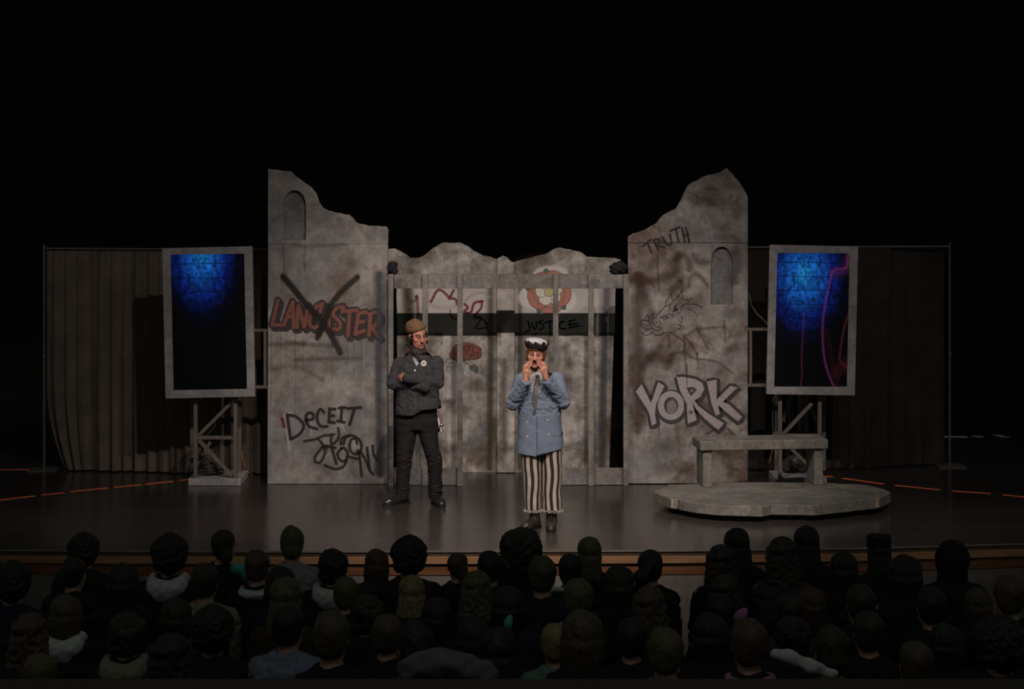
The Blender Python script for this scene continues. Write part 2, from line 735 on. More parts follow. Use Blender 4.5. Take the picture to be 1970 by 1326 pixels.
def folds(scale, amp, stretch=(1, 1, 1), seed=0.0, ridge=True):
    def f(v):
        out = np.empty(len(v))
        a, b, c = scale * stretch[0], scale * stretch[1], scale * stretch[2]
        for i, (x, y, z) in enumerate(v.tolist()):
            n = mnoise.noise((x * a + seed, y * b, z * c)) + 0.5 * mnoise.noise((x * a * 2.1, y * b * 2.1 + seed, z * c * 2.1))
            out[i] = (0.45 - abs(n)) if ridge else n
        return amp * out
    return f


def rot(yaw=0, pitch=0, roll=0):
    return np.array(Matrix.Rotation(yaw, 3, 'Z') @ Matrix.Rotation(pitch, 3, 'X') @ Matrix.Rotation(roll, 3, 'Y'))


def bvh_of(me):
    return BVHTree.FromPolygons([v.co.copy() for v in me.vertices], [tuple(p.vertices) for p in me.polygons])


def patch(name, outline, tree, mat, parent, thick=0.006, res=0.012, lift=0.0, rnd=0):
    """flat sewn-on piece given by an (x, z) outline, laid on the surface facing -y"""
    bm = bmesh.new()
    vs = [bm.verts.new((x, 0, z)) for x, z in outline]
    f = bm.faces.new(vs)
    bmesh.ops.triangulate(bm, faces=[f])
    for _ in range(5):
        long = [e for e in bm.edges if e.calc_length() > res]
        if not long:
            break
        bmesh.ops.subdivide_edges(bm, edges=long, cuts=1)
        bmesh.ops.triangulate(bm, faces=bm.faces[:])
    last = -0.1
    for v in bm.verts:
        h = tree.ray_cast(Vector((v.co.x, -2, v.co.z)), Vector((0, 1, 0)))
        if h[0] is not None:
            last = h[0].y
            v.co.y = h[0].y - thick - lift
        else:
            v.co.y = last - thick - lift
    bmesh.ops.recalc_face_normals(bm, faces=bm.faces[:])
    top = bm.faces[:]
    if top and sum(f.normal.y for f in top) > 0:
        bmesh.ops.reverse_faces(bm, faces=top)
    ex = bmesh.ops.extrude_face_region(bm, geom=bm.faces[:])
    for g in ex['geom']:
        if isinstance(g, bmesh.types.BMVert):
            g.co.y += thick + 0.003
    bmesh.ops.recalc_face_normals(bm, faces=bm.faces[:])
    me = bpy.data.meshes.new(name)
    bm.to_mesh(me)
    bm.free()
    return link(name, me, mat, parent)

# ================================================================== SETTING
def mat_floor():
    m, nt, b = nodes('black_stage_floor')
    v = objcoord(nt)
    n1 = noise(nt, objcoord(nt, scale=(0.35, 2.2, 1)), 1.5, 6, 0.65, 0.3)
    n2 = noise(nt, objcoord(nt, scale=(0.9, 34, 1)), 2.0, 3, 0.55, 0.4)
    n3 = noise(nt, objcoord(nt, scale=(6, 6, 1)), 1.0, 5, 0.7, 1.5)
    c = ramp(nt, n1, [(0.3, (0.012, 0.0105, 0.0098, 1)), (0.75, (0.026, 0.0225, 0.021, 1))]).outputs[0]
    scr = ramp(nt, n2, [(0.62, (0, 0, 0, 1)), (0.70, (1, 1, 1, 1))]).outputs[0]
    msk = ramp(nt, n3, [(0.5, (0, 0, 0, 1)), (0.7, (0.55, 0.55, 0.55, 1))]).outputs[0]
    mk_ = mixc(nt, 1.0, scr, msk, 'MULTIPLY')
    c0 = c
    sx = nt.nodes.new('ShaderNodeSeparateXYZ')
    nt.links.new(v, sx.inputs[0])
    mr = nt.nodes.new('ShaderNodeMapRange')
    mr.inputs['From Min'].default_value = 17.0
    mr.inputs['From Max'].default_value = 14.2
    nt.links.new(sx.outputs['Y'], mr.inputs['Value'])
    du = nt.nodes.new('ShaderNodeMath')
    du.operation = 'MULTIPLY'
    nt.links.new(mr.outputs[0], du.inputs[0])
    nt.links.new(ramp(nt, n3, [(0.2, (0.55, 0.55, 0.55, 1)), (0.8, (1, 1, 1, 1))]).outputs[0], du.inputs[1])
    c = mixc(nt, du.outputs[0], c, (0.074, 0.062, 0.057, 1))  # front-edge brightness from light and reflection is put into the base colour
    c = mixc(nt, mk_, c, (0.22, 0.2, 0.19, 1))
    nt.links.new(c, b.inputs['Base Color'])
    r = ramp(nt, n1, [(0.3, (0.16, 0.16, 0.16, 1)), (0.75, (0.26, 0.26, 0.26, 1))])
    nt.links.new(r.outputs[0], b.inputs['Roughness'])
    b.inputs['Specular IOR Level'].default_value = 0.9
    bp = nt.nodes.new('ShaderNodeBump')
    bp.inputs['Strength'].default_value = 0.08
    bp.inputs['Distance'].default_value = 0.01
    nt.links.new(n3, bp.inputs['Height'])
    nt.links.new(bp.outputs[0], b.inputs['Normal'])
    return m


LIP = [(-900, 1040), (-300, 1055), (0, 1058), (250, 1060), (500, 1061), (985, 1060), (1300, 1059), (1640, 1055), (1970, 1046), (2300, 1034), (2900, 1010)]
lip = [FP(x, y) for x, y in LIP]
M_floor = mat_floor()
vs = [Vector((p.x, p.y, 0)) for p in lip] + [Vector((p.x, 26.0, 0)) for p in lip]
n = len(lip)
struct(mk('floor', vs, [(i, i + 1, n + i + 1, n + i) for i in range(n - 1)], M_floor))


def fascia(name, z0, z1, out, mat, back=0.05):
    vs, fs = [], []
    for p in lip:
        vs += [(p.x, p.y - out, z1), (p.x, p.y - out, z0), (p.x, p.y + back, z0), (p.x, p.y + back, z1)]
    for i in range(n - 1):
        a, b = i * 4, i * 4 + 4
        for k in range(4):
            k2 = (k + 1) % 4
            fs.append((a + k, a + k2, b + k2, b + k))
    fs += [(3, 2, 1, 0), tuple((n - 1) * 4 + k for k in range(4))]
    return struct(mk(name, vs, fs, mat))


def wood(name, dark, light, rough=0.45, scale=(1.5, 30, 30)):
    m, nt, b = nodes(name)
    n1 = noise(nt, objcoord(nt, scale=scale), 1.0, 5, 0.6, 0.5)
    c = ramp(nt, n1, [(0.3, dark), (0.7, light)])
    nt.links.new(c.outputs[0], b.inputs['Base Color'])
    b.inputs['Roughness'].default_value = rough
    return m


M_edge = plain('worn_metal_edge', (0.28, 0.25, 0.23, 1), 0.35, 0.5, metal=0.6)
M_fdark = wood('dark_fascia', (0.03, 0.02, 0.012, 1), (0.055, 0.036, 0.022, 1))
M_ftan = wood('tan_moulding', (0.20, 0.105, 0.05, 1), (0.30, 0.165, 0.085, 1))
M_fbrown = wood('brown_fascia', (0.09, 0.035, 0.014, 1), (0.17, 0.07, 0.03, 1))
M_fgrey = plain('grey_carpeted_riser', (0.13, 0.115, 0.105, 1), 0.95, 0.1, bump=0.3)
fascia('trim_1', -0.010, 0.004, 0.012, M_edge, 0.0)
fascia('trim_2', -0.045, -0.010, 0.0, M_fdark)
fascia('trim_3', -0.100, -0.045, 0.035, M_ftan)
fascia('trim_4', -0.198, -0.100, 0.008, M_fbrown)
fascia('wall_stage_front', -0.95, -0.205, 0.0, M_fgrey)

M_void = plain('black_backdrop_cloth', (0.018, 0.0165, 0.016, 1), 1.0, 0.0)
M_carpet = plain('dark_auditorium_carpet', (0.02, 0.018, 0.018, 1), 1.0, 0.05)


def seat_floor(y):
    return -0.79 + (12.6 - y) * 0.0645


vs, fs = [], []
for X in np.linspace(-13, 13, 131):          # back curtain, hung in soft folds
    vs += [(X, 24.0 + 0.09 * math.sin(X * 7.0) + 0.03 * math.sin(X * 17 + 1), 0.0), (X, 24.0 + 0.07 * math.sin(X * 7.0), 9.0)]
for i in range(130):
    fs.append((2 * i, 2 * i + 2, 2 * i + 3, 2 * i + 1))
struct(mk('wall_back', vs, fs, M_void, smooth=True))
mb = MB()
mb.add([(-12, 14.6, seat_floor(14.6)), (12, 14.6, seat_floor(14.6)), (12, 2, seat_floor(2)), (-12, 2, seat_floor(2))], [(0, 3, 2, 1)])
struct(mb.build('floor_auditorium', M_carpet))
M_rail = wood('dark_brown_parapet', (0.02, 0.012, 0.007, 1), (0.04, 0.024, 0.013, 1), 0.6)
mb = MB().box((0, 7.93, 0.09), (12, 0.12, 1.17)).box((0, 7.92, 0.69), (12, 0.2, 0.035), bev=0.01)
struct(mb.build('wall_parapet', M_rail))

# ================================================================== SCENERY FLATS
D_FLAT = 17.37
G_D, G_L = (0.11, 0.10, 0.096, 1), (0.27, 0.25, 0.236, 1)
STAIN = (0.10, 0.075, 0.055, 1)
M_flatL = scenic('scenic_grey_paint', G_D, G_L, (0.115, 0.09, 0.075, 1), 1.0, 0.2, 1.6, 0.56)
M_flatR = scenic('scenic_grey_rusty_paint', (0.11, 0.097, 0.09, 1), (0.25, 0.232, 0.222, 1), (0.075, 0.05, 0.038, 1), 5.0, 0.2, 1.9, 0.52)
M_back = scenic('scenic_backing_paint', (0.095, 0.087, 0.08, 1), (0.42, 0.39, 0.36, 1), (0.09, 0.066, 0.044, 1), 11.0, 0.3, 2.0, 0.53)
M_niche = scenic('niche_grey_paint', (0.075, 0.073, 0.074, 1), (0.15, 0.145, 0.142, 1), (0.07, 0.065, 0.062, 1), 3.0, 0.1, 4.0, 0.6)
M_bars = scenic('grey_timber_paint', (0.12, 0.108, 0.10, 1), (0.19, 0.172, 0.16, 1), (0.085, 0.075, 0.07, 1), 7.0, 0.4, 3.0, 0.55)
M_board = scenic('grey_board_paint', (0.15, 0.143, 0.145, 1), (0.235, 0.224, 0.225, 1), (0.12, 0.116, 0.12, 1), 2.0, 0.1, 6.0, 0.58)
M_bench = scenic('grey_stone_paint', (0.095, 0.088, 0.078, 1), (0.19, 0.178, 0.158, 1), (0.10, 0.088, 0.072, 1), 4.0, 0.1, 4.0, 0.58)
M_timber = wood('weathered_timber', (0.055, 0.044, 0.037, 1), (0.10, 0.082, 0.07, 1), 0.7, (25, 25, 2))
M_rawedge = plain('raw_wood_edge', (0.27, 0.2, 0.14, 1), 0.8)
M_screw = plain('bright_screw_head', (0.7, 0.68, 0.65, 1), 0.3, 0.5, metal=0.8)


def px_loop(pts, d):
    return [(P(x, y, d).x, P(x, y, d).z) for x, y in pts]


def arch(x0, x1, top, spring, bottom, n=14):
    cx, rx, ry = (x0 + x1) / 2, (x1 - x0) / 2, spring - top
    pts = [(x0, bottom), (x1, bottom)]
    for k in range(n + 1):
        t = PI * k / n
        pts.append((cx + rx * math.cos(t), spring - ry * math.sin(t)))
    return pts


def flat_panel(name, outer, d, mat, parent, holes=(), t=0.022):
    vs, fs = prism([px_loop(outer, d)] + [px_loop(h, d) for h in holes], d, d + t)
    o = mk(name, vs, fs, mat, parent)
    m = o.modifiers.new('edge', 'BEVEL')
    m.width = 0.006
    m.segments = 1
    m.limit_method = 'ANGLE'
    m.angle_limit = math.radians(60)
    return o


def rag(pts, amp, seed):
    """roughen a torn edge between traced points"""
    rnd = random.Random(seed)
    out = []
    for i in range(len(pts) - 1):
        a, b = pts[i], pts[i + 1]
        L = math.hypot(b[0] - a[0], b[1] - a[1])
        k = max(1, int(L / 4))
        for j in range(k):
            t = j / k
            w = 0 if (i == 0 and j == 0) else amp
            out.append((a[0] + (b[0] - a[0]) * t, a[1] + (b[1] - a[1]) * t + rnd.uniform(-w, w)))
    out.append(pts[-1])
    return out


def framing(parent, x0, x1, ytop, ybot, d):
    """timber frame fixed behind a flat: stiles and rails"""
    z0, z1 = P(0, ybot, d).z, P(0, ytop, d).z
    a, b = P(x0, 0, d).x + 0.04, P(x1, 0, d).x - 0.04
    for X in (a, b):
        MB().box((X, d + 0.092, (z0 + z1) / 2), (0.06, 0.035, z1 - z0)).build('stile', M_timber, parent)
    for Z in (z0 + 0.05, (z0 + z1) / 2, z1 - 0.05):
        MB().box(((a + b) / 2, d + 0.092, Z), (b - a - 0.06, 0.035, 0.06)).build('rail', M_timber, parent)


def screws(parent, pts, d):
    for x, y in pts:
        p = P(x, y, d)
        R = Matrix.Rotation(PI / 2, 3, 'X')
        MB().lathe((p.x, d - 0.0005, p.z), [(0.006, -0.002), (0.006, 0.001), (0.003, 0.003)], 8, R).build('screw_head', M_screw, parent)


# ---- left flat
flatL = thing('scenery_flat', Vector((P(630, 932, D_FLAT).x, D_FLAT, 0)), 'tall grey scenery flat sprayed with LANCASTER under a black cross and DECEIT', 'scenery flat')
topL = rag([(516, 324.5), (535, 327.5), (561, 330.5), (570, 340), (589, 353), (600.5, 362), (608, 371), (614.5, 389.5), (621.5, 400), (633, 406), (673, 414), (680, 420), (687, 429), (710, 434), (743, 436), (747, 441)], 0.7, 1)
nicheL = arch(545.6, 588.4, 366, 396, 462)
flat_panel('upper_panel', [(515.5, 469.6)] + topL[:] + [(746.5, 469.6)], D_FLAT, M_flatL, flatL, [nicheL])
flat_panel('lower_panel', [(514, 932), (515.5, 470.2), (746.5, 470.2), (746, 932)], D_FLAT, M_flatL, flatL)
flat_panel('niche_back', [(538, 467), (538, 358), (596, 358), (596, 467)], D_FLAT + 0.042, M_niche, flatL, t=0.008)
framing(flatL, 514, 746, 480, 932, D_FLAT - 0.02)
screws(flatL, [(519.5, 559.5), (744, 517), (744, 659), (745, 664), (519, 847)], D_FLAT)
# ---- right flat
flatR = thing('scenery_flat', Vector((P(1323, 930, D_FLAT).x, D_FLAT, 0)), 'tall grey scenery flat with TRUTH, a boar head and YORK in white letters', 'scenery flat')
topR = rag([(1208, 454.7), (1217, 450), (1238, 443), (1262, 430), (1268, 421), (1275, 414), (1300, 402), (1309.6, 385), (1321.5, 359), (1330.7, 351), (1344, 345.6), (1354.5, 338.5), (1383.5, 332.4), (1398, 323), (1410, 335), (1425.7, 355), (1437.6, 376), (1439, 381)], 0.7, 2)
nicheR = arch(1367.5, 1410, 475, 508, 586.5)
flat_panel('upper_panel', [(1208, 467.6)] + topR + [(1439, 467.6)], D_FLAT, M_flatR, flatR)
flat_panel('lower_panel', [(1208.5, 931), (1208, 468.2), (1439, 468.2), (1439, 931)], D_FLAT, M_flatR, flatR, [nicheR])
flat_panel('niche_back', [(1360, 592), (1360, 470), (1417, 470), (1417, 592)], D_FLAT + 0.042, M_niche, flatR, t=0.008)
framing(flatR, 1208, 1439, 480, 931, D_FLAT - 0.02)
screws(flatR, [(1212, 514), (1436, 562), (1213, 800)], D_FLAT)

# ---- graffiti on the left flat
BLK = (0.018, 0.015, 0.014, 1)
DRK = (0.035, 0.029, 0.029, 1)
REDO = (0.175, 0.066, 0.05, 1)
BRN = (0.055, 0.034, 0.022, 1)
LIL = (0.33, 0.285, 0.30, 1)
CRIM = (0.12, 0.01, 0.026, 1)
pt = Paint(D_FLAT, 510, 520, 8.208)
lan = [
    [(205, 475), (112, 862)], [(112, 866), (305, 866)],
    [(435, 500), (300, 862)], [(435, 500), (452, 905)], [(350, 735), (440, 735)],
    [(500, 900), (525, 560)], [(525, 560), (620, 895)], [(618, 895), (690, 560)],
    [(905, 525), (800, 590), (728, 715), (705, 845), (770, 905), (830, 880)], [(905, 530), (868, 660)],
    [(1000, 585), (915, 785)], [(1000, 585), (1010, 960)],
    [(1235, 575), (1130, 600), (1070, 690), (1130, 765), (1190, 845), (1165, 930), (1085, 928)], [(1235, 575), (1215, 660)],
    [(1220, 650), (1450, 632)], [(1335, 655), (1308, 1035)],
    [(1600, 662), (1472, 685)], [(1475, 690), (1425, 1010)], [(1425, 1010), (1565, 955)], [(1445, 832), (1550, 812)],
    [(1640, 1030), (1665, 700)], [(1640, 700), (1760, 665), (1800, 760), (1740, 870), (1665, 905)], [(1690, 905), (1800, 1060)]]
for l in lan:
    pt.stroke(l, 125, DRK, 0.1, 0.92, curve=len(l) > 2, off=(38, 45))
for l in lan:
    pt.stroke(l, 118, DRK, 0.12, 0.85, curve=len(l) > 2, off=(-4, -6))
for l in lan:
    pt.stroke(l, 62, REDO, 0.14, 0.95, curve=len(l) > 2)
pt.build('graffiti_word', flatL, 'LANCASTER in rusty red block letters with a dark outline')
pt = Paint(D_FLAT, 510, 520, 8.208, base=0.0033)
pt.stroke([(290, 100), (420, 250), (600, 480), (760, 660), (900, 830), (1020, 990), (1180, 1290)], 130, BLK, 0.6, 0.95)
pt.stroke([(290, 120), (600, 480), (800, 700)], 90, BLK, 0.7, 0.7)
pt.stroke([(1450, 115), (1200, 345), (1060, 520), (960, 760), (880, 960), (830, 1060)], 120, BLK, 0.65, 0.95)
pt.stroke([(1000, 600), (960, 760), (850, 1000)], 120, BLK, 0.7, 0.7)
pt.blob(800, 750, 130, 130, BLK, 0.55, 0.8)
pt.stroke([(70, 1175), (500, 1165), (1050, 1190)], 130, BRN, 0.85, 0.4)
pt.stroke([(380, 1130), (620, 1160)], 100, BRN, 0.85, 0.35)
pt.stroke([(480, 1420), (900, 1400), (1500, 1390)], 100, BRN, 0.85, 0.4)
pt.stroke([(150, 1560), (500, 1530), (900, 1720)], 110, BRN, 0.85, 0.25)
for k, (x, y0, L) in enumerate([(200, 990, 700), (240, 1000, 500), (330, 1000, 900), (480, 1000, 1500), (600, 1000, 600), (640, 1000, 300), (1300, 1120, 500), (1520, 1080, 900), (1600, 1080, 300), (1750, 1160, 1000), (100, 980, 1200), (1050, 1100, 1200), (1400, 1060, 700)]):
    pt.stroke([(x, y0), (x + 4, y0 + L * 0.5), (x - 3, y0 + L)], 11, BRN, 0.6, 0.55, w2=6)
# soft dark strokes along the right edge and below the niche
pt.stroke([(1800, 100), (1810, 900), (1800, 1500), (1810, 3200)], 190, (0.04, 0.043, 0.054, 1), 0.95, 0.8)
pt.stroke([(290, -380), (300, -100), (310, 60)], 60, BRN, 0.9, 0.35)
pt.stroke([(640, -380), (620, -200), (630, 0)], 60, BRN, 0.9, 0.3)
pt.stroke([(430, -400), (700, -380), (1300, -410)], 70, (0.05, 0.045, 0.045, 1), 0.9, 0.3)
pt.build('spray_cross', flatL, 'soft black sprayed cross and brown drips')

pt = Paint(D_FLAT, 530, 770, 8.286)
pt.blob(320, 420, 170, 230, LIL, 0.45, 0.7)
pt.blob(750, 300, 130, 130, LIL, 0.3, 0.8)
pt.stroke([(250, 200), (150, 250), (180, 520), (225, 790)], 80, LIL, 0.7, 0.8)
pt.stroke([(570, 330), (575, 540)], 60, LIL, 0.7, 0.75)
pt.stroke([(1010, 120), (1060, 380), (1105, 490)], 55, LIL, 0.7, 0.7)
pt.stroke([(450, 500), (320, 640)], 60, LIL, 0.8, 0.5)
pt.stroke([(110, 300), (140, 420)], 75, CRIM, 0.5, 0.8)
pt.stroke([(150, 520), (170, 700)], 40, CRIM, 0.8, 0.35)
MKR = (0.02, 0.016, 0.018, 1)
for l in [[(185, 230), (240, 620)], [(190, 240), (310, 258), (420, 345), (448, 425), (390, 540), (250, 622)],
          [(495, 320), (590, 305), (600, 230), (550, 200), (492, 240), (490, 335), (540, 420), (660, 460)],
          [(775, 195), (712, 145), (665, 240), (672, 345), (730, 420), (825, 420)],
          [(862, 135), (850, 350)], [(850, 352), (940, 362)], [(862, 145), (952, 145)], [(855, 250), (932, 250)],
          [(1060, 110), (1042, 340)], [(1012, 128), (1110, 118)], [(988, 335), (1095, 355)],
          [(1150, 135), (1360, 118)], [(1262, 130), (1182, 392)]]:
    pt.stroke(l, 52, MKR, 0.12, 1.0, curve=len(l) > 2)
pt.build('graffiti_word', flatL, 'DECEIT in black brush letters over a pale smear')
pt = Paint(D_FLAT, 530, 770, 8.286, base=0.0016)
for l in [[(460, 655), (640, 622), (750, 572), (930, 548)], [(680, 620), (760, 720), (785, 850), (720, 985), (640, 985), (635, 900), (745, 750)],
          [(888, 560), (890, 700), (930, 880), (972, 1015)], [(1000, 450), (1012, 560), (985, 640), (930, 690)], [(790, 730), (950, 762)],
          [(1040, 705), (1060, 610), (1200, 560), (1330, 625), (1372, 740), (1330, 848), (1235, 850), (1182, 760), (1205, 630), (1280, 620), (1300, 690)],
          [(1085, 700), (1110, 610), (1180, 570)],
          [(1050, 770), (990, 860), (1030, 958), (1110, 965), (1152, 850), (1100, 770), (1050, 770)], [(1135, 960), (1080, 1060), (950, 1098), (790, 1042)],
          [(1330, 830), (1350, 1000), (1372, 1205)], [(1372, 850), (1450, 980), (1495, 1105)], [(1460, 760), (1475, 900)], [(1480, 900), (1500, 1110), (1560, 1185)], [(1550, 730), (1560, 860), (1620, 950)], [(1150, 900), (1300, 932)]]:
    pt.stroke(l, 58, BLK, 0.55, 0.95, curve=len(l) > 2)
pt.blob(820, 740, 60, 45, BLK, 0.9, 0.5)
pt.blob(1320, 820, 55, 50, BLK, 0.9, 0.5)
pt.stroke([(820, 760), (824, 860)], 14, BLK, 0.5, 0.9)
pt.build('graffiti_tag', flatL, 'looping black spray-can tag')

# ---- graffiti on the right flat
pt = Paint(D_FLAT, 1205, 420, 8.208)
RUST = (0.045, 0.022, 0.013, 1)
pt.stroke([(190, 940), (200, 1050), (185, 1300), (190, 2200), (185, 3300)], 255, RUST, 0.9, 0.64)
pt.stroke([(215, 980), (260, 1120)], 289, RUST, 0.9, 0.51)
pt.stroke([(250, 1000), (450, 970), (650, 925), (770, 870), (790, 720), (810, 610)], 221, RUST, 0.85, 0.64)
pt.stroke([(790, 640), (900, 575), (990, 690), (985, 790)], 153, RUST, 0.85, 0.51)
pt.stroke([(1075, 600), (1150, 700), (1260, 700)], 153, RUST, 0.85, 0.47)
pt.stroke([(740, 1150), (800, 1040), (860, 960), (880, 1090)], 204, RUST, 0.85, 0.55)
pt.stroke([(985, 1060), (1010, 930), (1100, 880), (1180, 935), (1270, 1045)], 102, BRN, 0.85, 0.51)
pt.stroke([(300, 850), (480, 620)], 102, BRN, 0.9, 0.26)
pt.stroke([(1720, 560), (1735, 800), (1690, 950)], 255, BRN, 0.9, 0.42)
pt.stroke([(1450, 300), (1650, 300), (1740, 350)], 187, BRN, 0.9, 0.42)
pt.stroke([(850, 40), (950, 70)], 204, BRN, 0.9, 0.26)
pt.stroke([(490, 600), (500, 950), (515, 1150)], 31, RUST, 0.8, 0.51)
pt.stroke([(320, 1300), (400, 1560), (370, 1700)], 255, RUST, 0.9, 0.38)
pt.stroke([(300, 1750), (420, 1500)], 102, BRN, 0.9, 0.26)
for l in [[(190, 330), (280, 230)], [(340, 330), (360, 290)], [(230, 290), (330, 300)]]:
    pt.stroke([((x / 3.234 + 1180 - 1205) * 8.208, (y / 3.234 + 600 - 420) * 8.208) for x, y in l], 221, RUST, 0.9, 0.47)
for l in [[(440, 140), (445, 260), (455, 400)], [(440, 160), (520, 110), (680, 95)], [(350, 268), (440, 250), (500, 290), (640, 310), (740, 380)], [(520, 100), (590, 230)], [(690, 60), (695, 180)], [(345, 150), (350, 220)], [(520, 260), (525, 320)], [(460, 170), (520, 260)]]:
    pt.stroke([((x / 3.234 + 1180 - 1205) * 8.208, (y / 3.234 + 600 - 420) * 8.208) for x, y in l], 60, RUST, 0.85, 0.42)
for u, v, r in [(1300, -350, 260), (1650, -250, 220), (1100, 250, 260), (1500, 150, 240), (350, 750, 230), (900, 420, 200), (1150, 1300, 260), (300, 1250, 240), (1660, 1500, 210), (600, 3600, 200), (1200, 3300, 260), (1500, 3700, 260), (900, 3900, 200), (500, 3950, 180), (1650, 2100, 200), (1500, 2450, 160)]:
    pt.blob(u, v, r, r * 0.7, BRN, 0.35, 0.9)
pt.build('rust_stains', flatR, 'sprayed brown and rust stains')
pt = Paint(D_FLAT, 1205, 420, 8.208, base=0.0024)
for l in [[(260, 440), (380, 340)], [(330, 390), (400, 545)], [(430, 350), (500, 490)], [(432, 345), (500, 328), (522, 362), (462, 420)], [(470, 420), (600, 465)],
          [(565, 300), (640, 405), (698, 420), (712, 360), (685, 260)], [(690, 200), (840, 140)], [(780, 170), (822, 370)],
          [(880, 150), (922, 370)], [(940, 150), (992, 370)], [(905, 285), (980, 255)]]:
    pt.stroke(l, 40, MKR, 0.2, 0.9, curve=len(l) > 2)
pt.build('graffiti_word', flatR, 'TRUTH in thin black letters')
pt = Paint(D_FLAT, 1205, 550, 11.05, base=0.0024)
pt.blob(1250, 700, 350, 330, LIL, 0.22, 0.8)
pt.blob(850, 750, 380, 300, LIL, 0.22, 0.8)
pt.blob(980, 640, 70, 60, BRN, 0.5, 0.8)
pt.fill([(1070, 365), (1010, 460), (985, 550), (1080, 542), (1112, 488), (1062, 470)], MKR, 0.9)
for l in [[(490, 750), (380, 732), (312, 742), (300, 800), (340, 870), (450, 920), (565, 910)], [(345, 800), (412, 842)],
          [(455, 930), (400, 980), (330, 1012), (380, 1045), (470, 1040), (540, 1000), (600, 958)],
          [(592, 588), (520, 625), (488, 700), (500, 790), (540, 870), (620, 940), (700, 940), (750, 890), (665, 882), (585, 815), (545, 725), (560, 640), (592, 588)],
          [(390, 730), (410, 660), (465, 600)], [(465, 600), (460, 740)],
          [(560, 700), (640, 632), (760, 500), (830, 440), (930, 395)],
          [(822, 430), (842, 340), (930, 200), (940, 140)], [(940, 140), (960, 240), (1000, 312)],
          [(920, 500), (932, 410), (1000, 322), (1110, 220), (1172, 110)], [(1172, 110), (1192, 240), (1152, 300)],
          [(1195, 245), (1222, 282), (1310, 300), (1332, 322), (1392, 250)],
          [(1222, 398), (1182, 460), (1180, 490), (1142, 558), (1072, 602)], [(1150, 450), (1222, 395), (1400, 390), (1520, 412), (1610, 455)],
          [(710, 686), (800, 632), (882, 662)], [(772, 672), (802, 722), (862, 690)], [(840, 622), (932, 600)], [(745, 680), (900, 672)],
          [(680, 750), (722, 792), (680, 872)], [(632, 760), (652, 802)],
          [(862, 972), (960, 1000), (1062, 1062), (1230, 1200), (1242, 1330)],
          [(1162, 640), (1192, 722), (1162, 770), (1112, 740)], [(1162, 770), (1172, 842), (1100, 826)], [(1165, 850), (1122, 910), (1072, 940)]]:
    pt.stroke(l, 17, MKR, 0.25, 0.95, curve=len(l) > 2)
for l in [[(520, 1000), (625, 1052), (620, 1028), (682, 1062), (682, 1025), (742, 1072), (722, 1010), (792, 1042), (762, 980), (852, 1016), (862, 972)],
          [(1300, 480), (1342, 516), (1382, 500), (1422, 546), (1472, 572)]]:
    pt.stroke(l, 16, MKR, 0.25, 0.95, curve=False)
pt.build('boar_drawing', flatR, 'black line drawing of a boar head with tusks')
pt = Paint(D_FLAT, 1205, 700, 8.208, base=0.0024)
ell = lambda cx, cy, rx, ry, n=24: [(cx + rx * math.cos(2 * PI * k / n), cy + ry * math.sin(2 * PI * k / n)) for k in range(n)]
Yp = [(150, 440), (240, 320), (390, 620), (500, 290), (600, 350), (470, 640), (450, 800), (475, 940), (400, 980), (375, 830), (330, 720), (210, 540)]
Rp = [(790, 210), (900, 208), (1080, 240), (1200, 300), (1232, 400), (1170, 520), (1070, 580), (1130, 660), (1300, 790), (1540, 940), (1450, 1050), (1250, 880), (1100, 720), (1040, 610), (1110, 890), (970, 950), (960, 780), (955, 640), (850, 430)]
Kp = [(1270, 280), (1425, 250), (1425, 570), (1640, 350), (1760, 370), (1520, 600), (1620, 640), (1830, 840), (1760, 910), (1620, 800), (1450, 650), (1475, 800), (1410, 820), (1340, 620)]
INK = (0.04, 0.035, 0.038, 1)
FILLC = (0.27, 0.24, 0.25, 1)
for poly in (Yp, Kp, Rp):
    pt.fill(poly, INK, 1.0, off=(25, 45))
    pt.stroke(poly, 105, INK, 0.1, 0.95, curve=False, closed=True, off=(12, 18))
    pt.stroke(poly, 95, INK, 0.1, 0.95, curve=False, closed=True)
pt.stroke(ell(715, 680, 165, 190), 175, INK, 0.08, 0.95, closed=True)
pt.fill(Yp, FILLC, 1.0)
pt.stroke(ell(705, 660, 160, 182), 100, FILLC, 0.06, 1.0, closed=True)
pt.blob(715, 655, 75, 100, (0.17, 0.158, 0.15, 1), 0.95, 0.25)
pt.fill(Rp, FILLC, 1.0)
pt.fill(Kp, FILLC, 1.0)
pt.fill([(945, 370), (1060, 368), (1118, 410), (1015, 515)], INK, 1.0)
pt.fill([(1000, 410), (1078, 415), (1025, 455)], (0.17, 0.158, 0.15, 1), 1.0)
pt.blob(1020, 765, 50, 45, RUST, 0.8, 0.8)
pt.stroke([(512, 980), (515, 1100), (513, 1220)], 16, BLK, 0.5, 0.9, w2=5)
pt.stroke([(955, 0), (955, 250), (957, 340)], 20, RUST, 0.6, 0.7)
pt.stroke([(1270, 1110), (1350, 1060), (1420, 1040)], 60, RUST, 0.8, 0.6)
pt.stroke([(1600, 1020), (1700, 1120)], 50, RUST, 0.8, 0.6)
pt.build('graffiti_word', flatR, 'YORK in big pale letters with a heavy dark outline')

